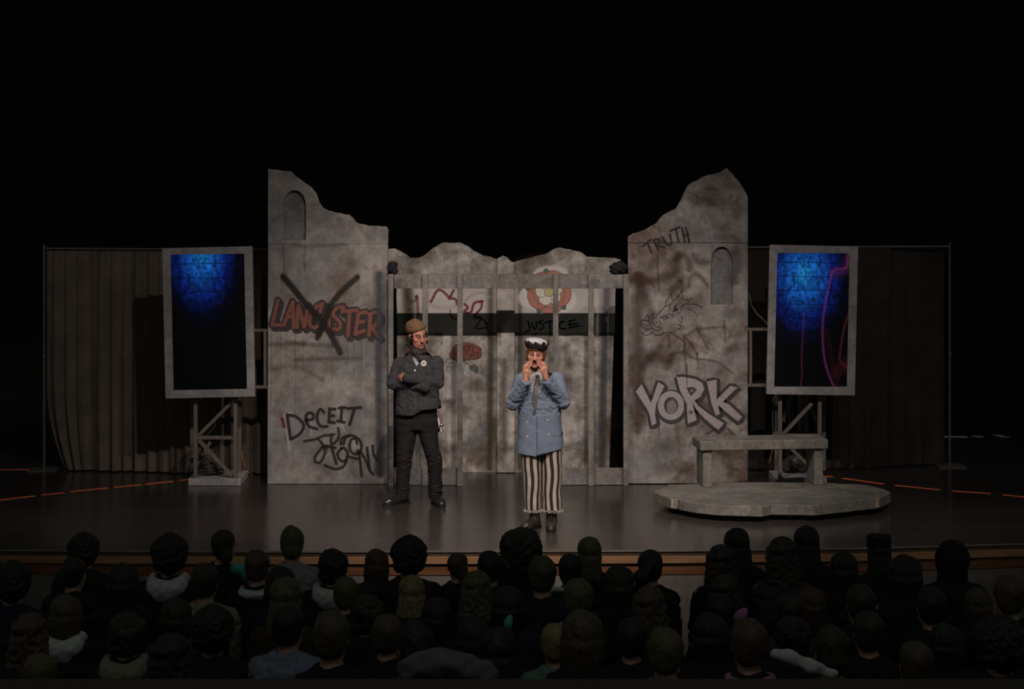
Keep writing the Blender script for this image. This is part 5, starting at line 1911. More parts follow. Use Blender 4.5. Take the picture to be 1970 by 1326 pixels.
# ---------------------------------------------------------------- woman with hands at her mouth
wom = thing('person', FP(1042, 1018), 'person in pale blue pinstripe jacket and striped trousers, hands raised to open mouth', 'person')
Rw = rot(math.radians(-4), math.radians(2), math.radians(5))
Hw = (-0.052, -0.045, 1.545)
g = V((-0.32, -0.34, 0.0), (0.28, 0.2, 1.70), 0.0046)
qw = head_sdf(g, Hw, Rw, 0.97, 'open', True)
g.cone((-0.035, 0.02, 1.34), (-0.05, -0.015, 1.48), 0.05, 0.046, 0.02)
g.stack([(0.70, -0.0, 0.02, 0.14, 0.095), (0.95, -0.01, 0.01, 0.12, 0.085), (1.2, -0.03, 0.0, 0.135, 0.09), (1.32, -0.03, 0.015, 0.13, 0.075), (1.37, -0.035, 0.02, 0.055, 0.05)], 0.03)
for a, b, ra, rb in [((-0.18, 0.02, 1.31), (-0.245, -0.05, 1.11), 0.04, 0.036), ((-0.245, -0.05, 1.11), (-0.14, -0.195, 1.325), 0.034, 0.024),
                     ((0.13, 0.02, 1.32), (0.18, -0.05, 1.12), 0.04, 0.036), ((0.18, -0.05, 1.12), (0.035, -0.20, 1.348), 0.034, 0.024),
                     ((-0.07, 0.02, 0.75), (-0.08, 0.0, 0.45), 0.065, 0.045), ((-0.08, 0.0, 0.45), (-0.06, 0.02, 0.06), 0.042, 0.032),
                     ((0.07, 0.02, 0.75), (0.085, 0.0, 0.45), 0.065, 0.045), ((0.085, 0.0, 0.45), (0.087, 0.02, 0.06), 0.042, 0.032)]:
    g.cone(a, b, ra, rb, 0.025)
hand(g, (-0.14, -0.197, 1.335), [(-0.122, -0.214, 1.408), (-0.136, -0.207, 1.412), (-0.150, -0.199, 1.410), (-0.161, -0.19, 1.402)],
     [((-0.108, -0.218, 1.450), (-0.092, -0.203, 1.482)), ((-0.126, -0.214, 1.458), (-0.108, -0.20, 1.494)), ((-0.143, -0.207, 1.455), (-0.126, -0.193, 1.489)), ((-0.158, -0.197, 1.44), (-0.146, -0.184, 1.471))],
     ((-0.120, -0.197, 1.352), (-0.104, -0.208, 1.392), (-0.098, -0.205, 1.425)), 0.0082)
hand(g, (0.033, -0.202, 1.358), [(0.0, -0.226, 1.420), (0.012, -0.223, 1.435), (0.026, -0.217, 1.438), (0.038, -0.208, 1.432)],
     [((-0.016, -0.228, 1.452), (-0.039, -0.214, 1.470)), ((-0.004, -0.226, 1.472), (-0.032, -0.212, 1.490)), ((0.014, -0.22, 1.478), (-0.012, -0.207, 1.499)), ((0.03, -0.21, 1.47), (0.008, -0.198, 1.492))],
     ((0.018, -0.21, 1.372), (-0.008, -0.224, 1.402), (-0.030, -0.223, 1.428)), 0.0082)
me = g.mesh('body')
set_tone(me, lambda v: head_tone(v, Hw, Rw, 0.97, (0.47, 0.225, 0.155), (0.36, 0.075, 0.06), (0.13, 0.055, 0.03), None, True))
link('body', me, M_skin, wom)
for sx in (-1, 1):
    eye(wom, qw, Rw, sx, 0.97, M_irisd)


def pinstripe(name, c, stripe):
    m, nt, b = nodes(name)
    w = nt.nodes.new('ShaderNodeTexWave')
    w.inputs['Scale'].default_value = 26.0
    w.inputs['Distortion'].default_value = 0.6
    w.inputs['Detail'].default_value = 1.0
    nt.links.new(objcoord(nt), w.inputs['Vector'])
    r = ramp(nt, w.outputs['Fac'], [(0.80, (0, 0, 0, 1)), (0.95, (1, 1, 1, 1))])
    n = noise(nt, objcoord(nt), 18, 4)
    cc = ramp(nt, n, [(0.3, tuple(x * 0.85 for x in c[:3]) + (1,)), (0.7, tuple(x * 1.1 for x in c[:3]) + (1,))])
    nt.links.new(mixc(nt, r.outputs[0], cc.outputs[0], stripe), b.inputs['Base Color'])
    b.inputs['Roughness'].default_value = 0.9
    b.inputs['Specular IOR Level'].default_value = 0.15
    return m


M_blue = pinstripe('blue_pinstripe_cloth', (0.145, 0.18, 0.245, 1), (0.20, 0.225, 0.275, 1))
M_shirtw = fabric('white_shirt', (0.48, 0.45, 0.45, 1), 0.08)
M_velvet = fabric('dark_velvet', (0.02, 0.012, 0.012, 1), 0.2)
g = V((-0.36, -0.34, 0.60), (0.30, 0.24, 1.45), 0.006)
g.stack([(0.63, -0.012, 0.015, 0.216, 0.15), (0.78, -0.012, 0.01, 0.205, 0.145), (0.92, -0.015, 0.005, 0.19, 0.135), (1.08, -0.018, 0.0, 0.182, 0.13), (1.22, -0.022, 0.005, 0.19, 0.13), (1.315, -0.025, 0.015, 0.195, 0.112), (1.36, -0.03, 0.02, 0.15, 0.095), (1.39, -0.035, 0.02, 0.095, 0.085), (1.425, -0.038, 0.02, 0.078, 0.078)], 0.01, p=2.2)
for a, b, ra, rb, k in [((-0.175, 0.025, 1.30), (-0.248, -0.055, 1.115), 0.066, 0.060, 0.02), ((-0.248, -0.055, 1.115), (-0.142, -0.192, 1.318), 0.058, 0.043, 0.012),
                        ((0.13, 0.025, 1.315), (0.185, -0.055, 1.125), 0.066, 0.060, 0.02), ((0.185, -0.055, 1.125), (0.038, -0.197, 1.335), 0.058, 0.043, 0.012)]:
    g.cone(a, b, ra, rb, k)
# sleeve ends cut square to the wrists
for wv, ev in (((-0.1385, -0.196, 1.327), (-0.248, -0.055, 1.115)), ((0.0355, -0.1995, 1.342), (0.185, -0.055, 1.125))):
    n_ = np.array(wv) - np.array(ev)
    n_ = n_ / np.linalg.norm(n_)
    g.fn(np.array(wv) - 0.075, np.array(wv) + 0.075, lambda x, y, z: -((x - wv[0]) * n_[0] + (y - wv[1]) * n_[1] + (z - wv[2]) * n_[2]) + np.maximum(0, np.sqrt((x - wv[0]) ** 2 + (y - wv[1]) ** 2 + (z - wv[2]) ** 2) - 0.07) * 5, 0.004)
g.fn((-0.4, -0.4, 0.58), (0.4, 0.3, 0.8), lambda x, y, z: z - np.where(x < -0.045, 0.672 - 0.10 * (x + 0.22), 0.675 + 0.17 * (x + 0.045)), 0.004)
g.fn((-0.2, -0.4, 0.98), (0.12, -0.02, 1.45), lambda x, y, z: np.maximum(np.abs(x - (-0.05 - 0.06 * (1.3 - z))) - 0.052 * np.clip((z - 1.0) / 0.30, 0, 1.3), np.maximum(y + 0.02, 1.0 - z)), 0.004)
g.fn((-0.2, -0.15, 1.3), (0.15, 0.16, 1.45), lambda x, y, z: np.sqrt((x + 0.037) ** 2 + (y - 0.012) ** 2) - 0.058, 0.006)
wf = folds(13, 0.016, (1.0, 1.0, 1.3), 5.0)


def wrap(v):
    x, y, z = v[:, 0], v[:, 1], v[:, 2]
    lap = 0.016 * np.exp(-np.maximum(x + 0.045, 0) / 0.09) * (x > -0.045 + 0.03 * np.clip(z - 1.0, 0, 1)) * (y < -0.06) * (z < 1.02)
    w = np.clip((z - 0.95) / 0.12, 0.12, 1)
    return wf(v) * w + lap


me_w = g.mesh('jacket', wrinkle=0.0012, wscale=26, fn=wrap)
jw = link('jacket', me_w, M_blue, wom)
jw['label'] = 'long pale blue pinstripe jacket'
tree = bvh_of(me_w)
for nm, ol, mt in [('collar', [(0.02, 1.418), (0.044, 1.416), (0.098, 1.368), (0.07, 1.352), (0.038, 1.36)], M_velvet), ('collar', [(-0.094, 1.418), (-0.112, 1.412), (-0.15, 1.37), (-0.125, 1.352), (-0.108, 1.36)], M_velvet),
                   ('lapel', [(0.028, 1.318), (0.055, 1.318), (0.075, 1.30), (0.02, 1.13), (-0.055, 1.02), (-0.06, 1.04), (-0.015, 1.15)], M_blue), ('lapel', [(-0.105, 1.318), (-0.122, 1.315), (-0.132, 1.29), (-0.118, 1.13), (-0.08, 1.03), (-0.078, 1.06), (-0.10, 1.15)], M_blue),
                   ('front_panel', [(-0.05, 1.0), (-0.042, 1.0), (-0.036, 0.80), (-0.036, 0.69), (-0.043, 0.688), (-0.044, 0.85)], M_blue),
                   ('pocket_flap', [(0.102, 0.872), (0.185, 0.868), (0.188, 0.838), (0.112, 0.83)], M_blue), ('pocket_flap', [(-0.208, 0.865), (-0.17, 0.858), (-0.172, 0.822), (-0.205, 0.83)], M_blue)]:
    patch(nm, ol, tree, mt, jw, 0.005, 0.018)
M_button = plain('pale_button', (0.55, 0.45, 0.32, 1), 0.35)
for a in ((0.05, 0.975), (0.06, 0.852), (-0.125, 0.955), (-0.125, 0.83)):
    patch('button', [(a[0] + 0.0075 * math.cos(t), a[1] + 0.0075 * math.sin(t)) for t in [2 * PI * k / 10 for k in range(10)]], tree, M_button, jw, 0.005, 0.02)
for a in ((-0.155, 1.255), (-0.165, 1.23), (0.012, 1.235)):
    patch('cuff_button', [(a[0] + 0.006 * math.cos(t), a[1] + 0.006 * math.sin(t)) for t in [2 * PI * k / 10 for k in range(10)]], tree, M_button, jw, 0.004, 0.02)
g = V((-0.2, -0.2, 0.95), (0.15, 0.12, 1.45), 0.006)
g.stack([(0.97, -0.02, 0.0, 0.14, 0.112), (1.2, -0.03, 0.0, 0.13, 0.112), (1.30, -0.035, 0.01, 0.10, 0.095), (1.375, -0.038, 0.008, 0.06, 0.062), (1.40, -0.04, 0.006, 0.054, 0.057)], 0.01)
me_s = g.mesh('shirt')
sh = link('shirt', me_s, M_shirtw, wom)
sh['label'] = 'white shirt'
ts = bvh_of(me_s)
for ol in ([(-0.044, 1.372), (-0.085, 1.385), (-0.09, 1.33), (-0.07, 1.315)], [(-0.034, 1.372), (0.01, 1.385), (0.018, 1.325), (-0.005, 1.315)]):
    patch('shirt_collar', ol, ts, M_shirtw, sh, 0.006, 0.02)
m, nt, b = nodes('polka_dot_tie')
vv = nt.nodes.new('ShaderNodeTexVoronoi')
vv.inputs['Scale'].default_value = 62
vv.inputs['Randomness'].default_value = 0.0
mp = objcoord(nt, scale=(1, 0.001, 1))
rt = nt.nodes.new('ShaderNodeVectorRotate')
rt.rotation_type = 'Y_AXIS'
rt.inputs['Angle'].default_value = 0.785
nt.links.new(mp, rt.inputs['Vector'])
nt.links.new(rt.outputs[0], vv.inputs['Vector'])
r = ramp(nt, vv.outputs['Distance'], [(0.24, (0.45, 0.42, 0.42, 1)), (0.3, (0.014, 0.009, 0.013, 1))])
nt.links.new(r.outputs[0], b.inputs['Base Color'])
b.inputs['Roughness'].default_value = 0.6
tie = patch('tie', [(-0.055, 1.365), (-0.022, 1.365), (-0.03, 1.335), (-0.022, 1.30), (-0.045, 1.10), (-0.075, 1.005), (-0.112, 1.05), (-0.098, 1.12), (-0.062, 1.30), (-0.048, 1.335)], ts, m, wom, 0.012, 0.02, 0.014)
tie['label'] = 'dark tie with white polka dots'
# hair and cap
M_hairred = fabric('auburn_hair', (0.16, 0.052, 0.02, 1), 0.3, 0.55, 70, 0.4, 300, 0.4)
g = V((-0.19, -0.2, 1.36), (0.09, 0.12, 1.70), 0.005)


def qv(c):
    return np.array(Hw) + Rw @ (np.array(c) * 0.97)


g.ell(qv((0, 0.022, 0.03)), (0.08, 0.09, 0.086), Rw, 0.02)
for sx in (-1, 1):
    g.cone(qv((sx * 0.071, -0.04, 0.04)), qv((sx * 0.073, -0.022, -0.045)), 0.012, 0.009, 0.012)
    g.cone(qv((sx * 0.07, 0.015, 0.0)), qv((sx * 0.066, 0.02, -0.06)), 0.02, 0.015, 0.02)
g.cone(qv((0, 0.07, 0.0)), qv((0, 0.06, -0.09)), 0.055, 0.04, 0.02)
g.fn((-0.25, -0.25, 1.36), (0.15, 0.0, 1.593), lambda x, y, z: np.maximum(np.abs(x - Hw[0]) - 0.062, y + 0.06), 0.006)
g.cone(qv((-0.052, -0.068, 0.05)), qv((0.0, -0.088, 0.052)), 0.010, 0.010, 0.01)
g.cone(qv((0.0, -0.088, 0.052)), qv((0.052, -0.068, 0.048)), 0.010, 0.010, 0.01)
g.cone(qv((-0.02, -0.09, 0.05)), qv((-0.03, -0.093, 0.032)), 0.008, 0.003, 0.006)
g.cone(qv((0.018, -0.09, 0.05)), qv((0.012, -0.093, 0.03)), 0.008, 0.003, 0.006)
me = g.mesh('hair', fn=folds(45, 0.007, (1, 1, 0.25), 2.0))
link('hair', me, M_hairred, wom)['label'] = 'auburn hair'
M_capw = fabric('white_cap_cloth', (0.46, 0.44, 0.47, 1), 0.12)
M_capb = fabric('black_cap_cloth', (0.014, 0.011, 0.012, 1), 0.2)
Rk = Rw @ rot(0, math.radians(-4), math.radians(4))
g = V((-0.2, -0.2, 1.55), (0.12, 0.14, 1.74), 0.005)
g.ell(qv((0.0, 0.008, 0.106)), (0.102, 0.110, 0.038), Rk, 0.02)
me = g.mesh('cap_crown', wrinkle=0.003, wscale=70)
crown = link('cap_crown', me, M_capw, wom)
crown['label'] = 'white crown of the cap'
band_me = None
g = V((-0.2, -0.2, 1.53), (0.12, 0.14, 1.72), 0.005)
g.ell(qv((0.0, 0.003, 0.078)), (0.103, 0.111, 0.029), Rk, 0.01)
g.ell(qv((0.0, 0.0, 0.055)), (0.094, 0.104, 0.02), Rk, 0.02)
g.ell(qv((0.0, 0.02, 0.045)), (0.082, 0.094, 0.05), Rk, 0.005, '-')
link('cap_band', g.mesh('cap_band'), M_capb, wom)['label'] = 'black band of the cap'
for k in range(9):
    a = math.radians(-90 + (k - 4) * 40)
    c = qv((0.098 * math.cos(a), 0.007 + 0.104 * math.sin(a), 0.104))
    R3 = Matrix(Rk.tolist()) @ Matrix.Rotation(a + PI / 2, 3, 'Z') @ Matrix.Rotation(math.radians(-18), 3, 'X')
    MB().box(Vector(c), (0.034, 0.024, 0.032), R3, bev=0.004).build('black_check', M_capb, crown, local=True)
# striped trousers
m, nt, b = nodes('striped_cloth')
at = nt.nodes.new('ShaderNodeAttribute')
at.attribute_name = 'around'
mu = nt.nodes.new('ShaderNodeMath')
mu.operation = 'FRACT'
nt.links.new(at.outputs['Fac'], mu.inputs[0])
r = ramp(nt, mu.outputs[0], [(0.0, (0.018, 0.012, 0.012, 1)), (0.42, (0.018, 0.012, 0.012, 1)), (0.47, (0.42, 0.345, 0.27, 1)), (0.95, (0.42, 0.345, 0.27, 1)), (1.0, (0.018, 0.012, 0.012, 1))])
nt.links.new(r.outputs[0], b.inputs['Base Color'])
b.inputs['Roughness'].default_value = 0.9
M_stripe = m
g = V((-0.25, -0.22, 0.15), (0.26, 0.22, 0.80), 0.006)
g.stack([(0.172, -0.078, 0.01, 0.07, 0.095), (0.3, -0.08, 0.01, 0.076, 0.098), (0.45, -0.085, 0.005, 0.084, 0.1), (0.62, -0.088, 0.01, 0.09, 0.11), (0.79, -0.08, 0.01, 0.1, 0.12)], 0.008)
g.stack([(0.172, 0.094, 0.01, 0.087, 0.1), (0.3, 0.09, 0.01, 0.085, 0.1), (0.45, 0.088, 0.005, 0.086, 0.1), (0.62, 0.086, 0.01, 0.09, 0.11), (0.79, 0.08, 0.01, 0.1, 0.12)], 0.008)
me = g.mesh('trousers', wrinkle=0.004, wscale=22)
v = np.zeros(len(me.vertices) * 3, np.float32)
me.vertices.foreach_get('co', v)
v = v.reshape(-1, 3)
cx_ = np.where(v[:, 0] < 0.008, -0.083, 0.089)
ang = np.arctan2(v[:, 0] - cx_, -(v[:, 1] - 0.01))
arc = ang * 0.092 / 0.056 + 0.006 / 0.056 * np.sin(v[:, 2] * 17 + cx_ * 30) + 0.25
a_ = me.attributes.new('around', 'FLOAT', 'POINT')
a_.data.foreach_set('value', (arc + 40).astype(np.float32))
link('trousers', me, M_stripe, wom)['label'] = 'black and cream striped cropped trousers'
trw = wom.children[-1]
M_fray = fabric('frayed_hem', (0.42, 0.36, 0.3, 1), 0.2)
for cx0, rx, ry in ((-0.078, 0.071, 0.096), (0.094, 0.088, 0.101)):
    mb = MB()
    rr = random.Random(5)
    for k in range(44):
        a = 2 * PI * k / 44
        p = Vector((cx0 + rx * math.cos(a), 0.01 + ry * math.sin(a), 0.176))
        mb.tube([p, p + Vector((0.006 * math.cos(a) + rr.uniform(-.004, .004), 0.006 * math.sin(a), -0.012 - rr.uniform(0, .012)))], 0.003, 4)
    mb.build('frayed_hem', M_fray, trw, local=True)
M_boot = plain('scuffed_black_leather', (0.028, 0.022, 0.019, 1), 0.4, 0.5, 0.35, 40)
for ak, to in (((-0.062, 0.03, 0.08), (-0.175, -0.155, 0)), ((0.088, 0.03, 0.08), (0.076, -0.19, 0))):
    o = shoe(wom, ak, to, 0.13, 'boot', 0.041, M_boot)
    tb = bvh_of(o.data)
    for z in (0.085, 0.105, 0.125, 0.145, 0.165):
        x0 = ak[0] + (to[0] - ak[0]) * max(0, 0.3 - (z - 0.085) * 4)
        patch('lace', [(x0 - 0.02, z), (x0 + 0.02, z + 0.004), (x0 + 0.02, z + 0.009), (x0 - 0.02, z + 0.005)], tb, M_sole, o, 0.004, 0.03)

# ================================================================== AUDIENCE
def seated_body():
    g = V((-0.34, -0.78, 0.0), (0.34, 0.22, 1.30), 0.012)
    R0 = rot()
    head_sdf(g, (0, 0, 1.135), R0, 1.0)
    g.cone((0, 0.04, 0.93), (0, 0.02, 1.06), 0.06, 0.05, 0.03)
    g.stack([(0.44, 0, 0.05, 0.16, 0.12), (0.62, 0, 0.06, 0.13, 0.09), (0.82, 0, 0.06, 0.15, 0.10), (0.95, 0, 0.05, 0.14, 0.08), (1.0, 0, 0.045, 0.06, 0.055)], 0.04)
    for sx in (-1, 1):
        g.cone((sx * 0.145, 0.05, 0.93), (sx * 0.17, -0.01, 0.70), 0.045, 0.04, 0.03)
        g.cone((sx * 0.17, -0.01, 0.70), (sx * 0.10, -0.24, 0.62), 0.038, 0.028, 0.02)
        w = np.array((sx * 0.10, -0.24, 0.62))
        kn = [w + np.array((sx * (0.03 - 0.02 * i) - sx * 0.01, -0.075 + 0.004 * i * i, -0.004)) for i in range(4)]
        tp_ = [(k + np.array((0, -0.035, -0.012)), k + np.array((0, -0.055, -0.035))) for k in kn]
        hand(g, w, kn, tp_, (w + np.array((-sx * 0.02, -0.02, 0.005)), w + np.array((-sx * 0.045, -0.05, 0)), w + np.array((-sx * 0.05, -0.075, -0.01))), 0.0105)
        g.cone((sx * 0.09, 0.02, 0.51), (sx * 0.11, -0.40, 0.51), 0.08, 0.06, 0.03)
        g.cone((sx * 0.11, -0.40, 0.51), (sx * 0.11, -0.40, 0.09), 0.055, 0.035, 0.02)
        g.cone((sx * 0.11, -0.38, 0.04), (sx * 0.125, -0.55, 0.035), 0.036, 0.03, 0.02)
    me = g.mesh('body')
    set_tone(me, lambda v: head_tone(v, (0, 0, 1.135), R0, 1.0, (0.30, 0.17, 0.12), (0.25, 0.09, 0.07), (0.05, 0.03, 0.02)))
    return me


def seated_top(wide=1.0, hood=False, bulk=0.0):
    g = V((-0.38, -0.34, 0.44), (0.38, 0.34, 1.16), 0.012)
    b = bulk
    g.stack([(0.46, 0, 0.05, 0.185 * wide + b, 0.145 + b), (0.65, 0, 0.06, 0.175 * wide + b, 0.125 + b), (0.82, 0, 0.06, 0.185 * wide + b, 0.13 + b), (0.93, 0, 0.05, 0.175 * wide + b, 0.11 + b), (0.985, 0, 0.045, 0.11 * wide, 0.085), (1.02, 0, 0.04, 0.068, 0.066)], 0.02, p=2.2)
    for sx in (-1, 1):
        g.cone((sx * (0.14 * wide + b * 0.6), 0.05, 0.91), (sx * (0.165 * wide + b * 0.6), -0.01, 0.69), 0.062 + b * 0.3, 0.053 + b * 0.3, 0.035)
        g.cone((sx * (0.165 * wide + b * 0.6), -0.01, 0.69), (sx * 0.105, -0.225, 0.625), 0.056 + b * 0.3, 0.042, 0.02)
    g.fn((-0.2, -0.2, 0.98), (0.2, 0.2, 1.1), lambda x, y, z: np.maximum(np.sqrt(x ** 2 + (y - 0.035) ** 2) - 0.057, 0.99 - z), 0.006)
    return g.mesh('top', fn=folds(11, 0.022, (1, 1, 1.3), 1.0))


def seated_trousers():
    g = V((-0.26, -0.56, 0.06), (0.26, 0.24, 0.66), 0.013)
    g.stack([(0.42, 0, 0.05, 0.185, 0.15), (0.5, 0, 0.06, 0.19, 0.15), (0.6, 0, 0.06, 0.165, 0.125)], 0.03)
    for sx in (-1, 1):
        g.cone((sx * 0.09, 0.02, 0.51), (sx * 0.11, -0.40, 0.51), 0.095, 0.076, 0.03)
        g.cone((sx * 0.11, -0.40, 0.51), (sx * 0.11, -0.40, 0.10), 0.07, 0.058, 0.02)
    return g.mesh('trousers', wrinkle=0.005, wscale=22)


def seated_shoe(sx):
    g = V((sx * 0.12 - 0.08, -0.62, -0.002), (sx * 0.12 + 0.08, -0.30, 0.14), 0.01)
    g.cone((sx * 0.11, -0.37, 0.045), (sx * 0.125, -0.53, 0.04), 0.045, 0.042, 0.02)
    g.cone((sx * 0.11, -0.39, 0.05), (sx * 0.11, -0.39, 0.11), 0.045, 0.046, 0.02)
    g.fn((-1, -1, -1), (1, 1, 0.02), lambda x, y, z: z - 0.003, 0.002)
    return g.mesh('shoe')


HC = np.array((0, 0, 1.135))


def facecut(g, wx=0.064, top=0.055, yk=-0.035):
    g.fn((-0.2, -0.25, 0.85), (0.2, 0.02, 1.30), lambda x, y, z: np.maximum(np.maximum(np.abs(x) - wx, y - yk), z - (1.135 + top)), 0.01)


def strands(freq, amp):
    nf = folds(freq * 1.6, amp * 3.5, (1, 1, 0.22), freq)
    lf = folds(9, amp * 3.0, (1, 1, 0.7), freq * 2, False)
    return lambda v: nf(v) + lf(v)


def curls(freq, amp):
    nf = folds(freq * 0.42, amp * 2.2, (1, 1, 1), freq)
    lf = folds(freq * 0.16, amp * 0.9, (1, 1, 1), freq * 2, False)
    return lambda v: nf(v) + lf(v)


def hair(kind):
    g = V((-0.2, -0.2, 0.74), (0.2, 0.26, 1.36), 0.009)
    c = HC
    if kind == 'short':
        g.ell(c + (0, 0.02, 0.035), (0.085, 0.1, 0.092), None, 0.02)
        g.ell(c + (0, 0.055, -0.03), (0.07, 0.055, 0.06), None, 0.03)
        facecut(g)
        return g.mesh('hair', fn=strands(26, 0.003))
    if kind == 'tall':
        g.ell(c + (0, 0.01, 0.045), (0.081, 0.098, 0.105), None, 0.02)
        g.ell(c + (0, 0.06, -0.03), (0.068, 0.05, 0.06), None, 0.03)
        facecut(g)
        return g.mesh('hair', fn=strands(30, 0.004))
    if kind == 'messy':
        g.ell(c + (0, 0.02, 0.03), (0.1, 0.108, 0.098), None, 0.02)
        g.ell(c + (0, 0.055, -0.045), (0.09, 0.06, 0.06), None, 0.03)
        facecut(g)
        return g.mesh('hair', fn=curls(55, 0.012))
    if kind == 'curly':
        g.ell(c + (0, 0.02, 0.04), (0.112, 0.118, 0.108), None, 0.02)
        g.ell(c + (0, 0.06, -0.03), (0.095, 0.07, 0.07), None, 0.03)
        facecut(g)
        return g.mesh('hair', fn=curls(75, 0.014))
    if kind == 'afro':
        g.ell(c + (0, 0.03, 0.03), (0.15, 0.145, 0.135), None, 0.02)
        g.ell(c + (0, 0.05, -0.09), (0.155, 0.12, 0.10), None, 0.05)
        facecut(g, 0.068, 0.06, -0.03)
        return g.mesh('hair', fn=curls(60, 0.016))
    if kind == 'long':
        g.ell(c + (0, 0.02, 0.035), (0.088, 0.1, 0.092), None, 0.02)
        g.stack([(0.80, 0, 0.10, 0.105, 0.045), (0.92, 0, 0.09, 0.112, 0.06), (1.04, 0, 0.06, 0.1, 0.075), (1.12, 0, 0.035, 0.092, 0.09)], 0.04)
        facecut(g)
        return g.mesh('hair', fn=strands(34, 0.004))
    if kind == 'wavy':
        g.ell(c + (0, 0.02, 0.035), (0.096, 0.106, 0.094), None, 0.02)
        g.stack([(0.84, 0, 0.10, 0.12, 0.05), (0.95, 0, 0.085, 0.128, 0.065), (1.05, 0, 0.06, 0.114, 0.08), (1.13, 0, 0.035, 0.1, 0.092)], 0.04)
        facecut(g)
        return g.mesh('hair', fn=curls(42, 0.010))
    if kind == 'bob':
        g.ell(c + (0, 0.02, 0.035), (0.092, 0.104, 0.092), None, 0.02)
        g.stack([(1.0, 0, 0.04, 0.102, 0.085), (1.06, 0, 0.035, 0.106, 0.095), (1.13, 0, 0.03, 0.097, 0.1)], 0.03)
        facecut(g)
        return g.mesh('hair', fn=strands(30, 0.004))
    if kind == 'bun':
        g.ell(c + (0, 0.018, 0.035), (0.083, 0.098, 0.09), None, 0.02)
        g.ell(c + (-0.02, 0.055, -0.03), (0.07, 0.055, 0.06), None, 0.03)
        g.ell(c + (-0.055, 0.075, -0.065), (0.045, 0.042, 0.042), None, 0.015)
        facecut(g)
        return g.mesh('hair', fn=strands(28, 0.003))
    if kind == 'ponytail':
        g.ell(c + (0, 0.018, 0.035), (0.084, 0.098, 0.09), None, 0.02)
        g.ell(c + (0, 0.055, -0.03), (0.07, 0.055, 0.06), None, 0.03)
        g.cone(c + (0.02, 0.11, 0.03), c + (0.085, 0.13, -0.04), 0.034, 0.05, 0.02)
        g.cone(c + (0.085, 0.13, -0.04), c + (0.10, 0.12, -0.17), 0.05, 0.022, 0.02)
        facecut(g)
        return g.mesh('hair', fn=strands(28, 0.003))


def hood_mesh(up):
    g = V((-0.22, -0.16, 0.80), (0.22, 0.28, 1.33), 0.009)
    if up:
        g.ell(HC + (0, 0.03, 0.03), (0.115, 0.125, 0.118), None, 0.02)
        g.cone(HC + (0, 0.05, 0.09), HC + (0.01, 0.07, 0.13), 0.05, 0.02, 0.03)
        g.stack([(0.90, 0, 0.05, 0.15, 0.1), (0.98, 0, 0.04, 0.11, 0.1), (1.06, 0, 0.03, 0.1, 0.1), (1.12, 0, 0.03, 0.1, 0.1)], 0.04)
        g.fn((-0.2, -0.25, 0.9), (0.2, 0.0, 1.30), lambda x, y, z: np.maximum(np.sqrt((x / 0.075) ** 2 + ((z - 1.14) / 0.115) ** 2) - 1, y + 0.02) * 0.08, 0.01)
        return g.mesh('hood', wrinkle=0.005, wscale=30)
    # hood lying on the shoulders: a folded ring that hangs at the back
    pts = []
    for k in range(17):
        a = math.radians(-60 + k * 300 / 16 - 90 + 0)
        a = -PI / 2 + math.radians(35) + (2 * PI - math.radians(70)) * k / 16
        y = 0.035 + 0.10 * math.sin(a) + (0.035 if math.sin(a) > 0 else 0)
        pts.append((0.1 * math.cos(a), y, 1.0 - 0.055 * max(0, math.sin(a)) - 0.03 * (math.sin(a) < -0.3)))
    for i in range(16):
        r = 0.03 + 0.022 * max(0, (pts[i][1] - 0.035) / 0.13)
        g.cone(pts[i], pts[i + 1], r, r, 0.02)
    g.cone((-0.07, 0.15, 0.955), (0.07, 0.15, 0.955), 0.045, 0.045, 0.03)
    g.cone((-0.035, 0.165, 0.90), (0.035, 0.165, 0.90), 0.035, 0.035, 0.03)
    g.fn((-0.1, 0.02, 0.9), (0.1, 0.14, 1.1), lambda x, y, z: np.sqrt((x / 0.075) ** 2 + ((y - 0.06) / 0.055) ** 2 + ((z - 1.03) / 0.06) ** 2) * 0.05 - 0.05, 0.02)
    return g.mesh('hood', wrinkle=0.005, wscale=45)


def cap_mesh():
    g = V((-0.16, -0.2, 1.1), (0.16, 0.18, 1.36), 0.009)
    g.stack([(1.20, 0, 0.01, 0.096, 0.108), (1.255, 0, 0.01, 0.092, 0.104), (1.285, 0, 0.01, 0.098, 0.108)], 0.01)
    return g.mesh('hat', wrinkle=0.003, wscale=40)


def glasses_mesh():
    mb = MB()
    for sx in (-1, 1):
        mb.tube([(sx * 0.034 + 0.024 * math.cos(t), -0.105, 1.132 + 0.019 * math.sin(t)) for t in [2 * PI * k / 14 for k in range(14)]], 0.0025, 5, True)
        mb.tube([(sx * 0.058, -0.104, 1.137), (sx * 0.08, -0.09, 1.138), (sx * 0.082, 0.015, 1.136)], 0.0025, 5)
    mb.tube([(-0.01, -0.107, 1.134), (0.01, -0.107, 1.134)], 0.0025, 5)
    me = bpy.data.meshes.new('glasses')
    me.from_pydata([tuple(v) for v in mb.v], [], mb.f)
    return me


BODY = seated_body()
BODY.materials.append(M_skin)
TOPS = {'slim': seated_top(), 'wide': seated_top(1.08, bulk=0.018), 'broad': seated_top(1.16, bulk=0.025)}
TROUSERS = seated_trousers()
SHOES = [seated_shoe(-1), seated_shoe(1)]
HAIRS = {k: hair(k) for k in ('short', 'tall', 'messy', 'curly', 'afro', 'long', 'wavy', 'bob', 'bun', 'ponytail')}
HOODS = {True: hood_mesh(True), False: hood_mesh(False)}
HAT = cap_mesh()
GLASSES = glasses_mesh()
for me in list(TOPS.values()) + [TROUSERS] + SHOES + list(HAIRS.values()) + list(HOODS.values()) + [HAT, GLASSES]:
    me.materials.append(None)

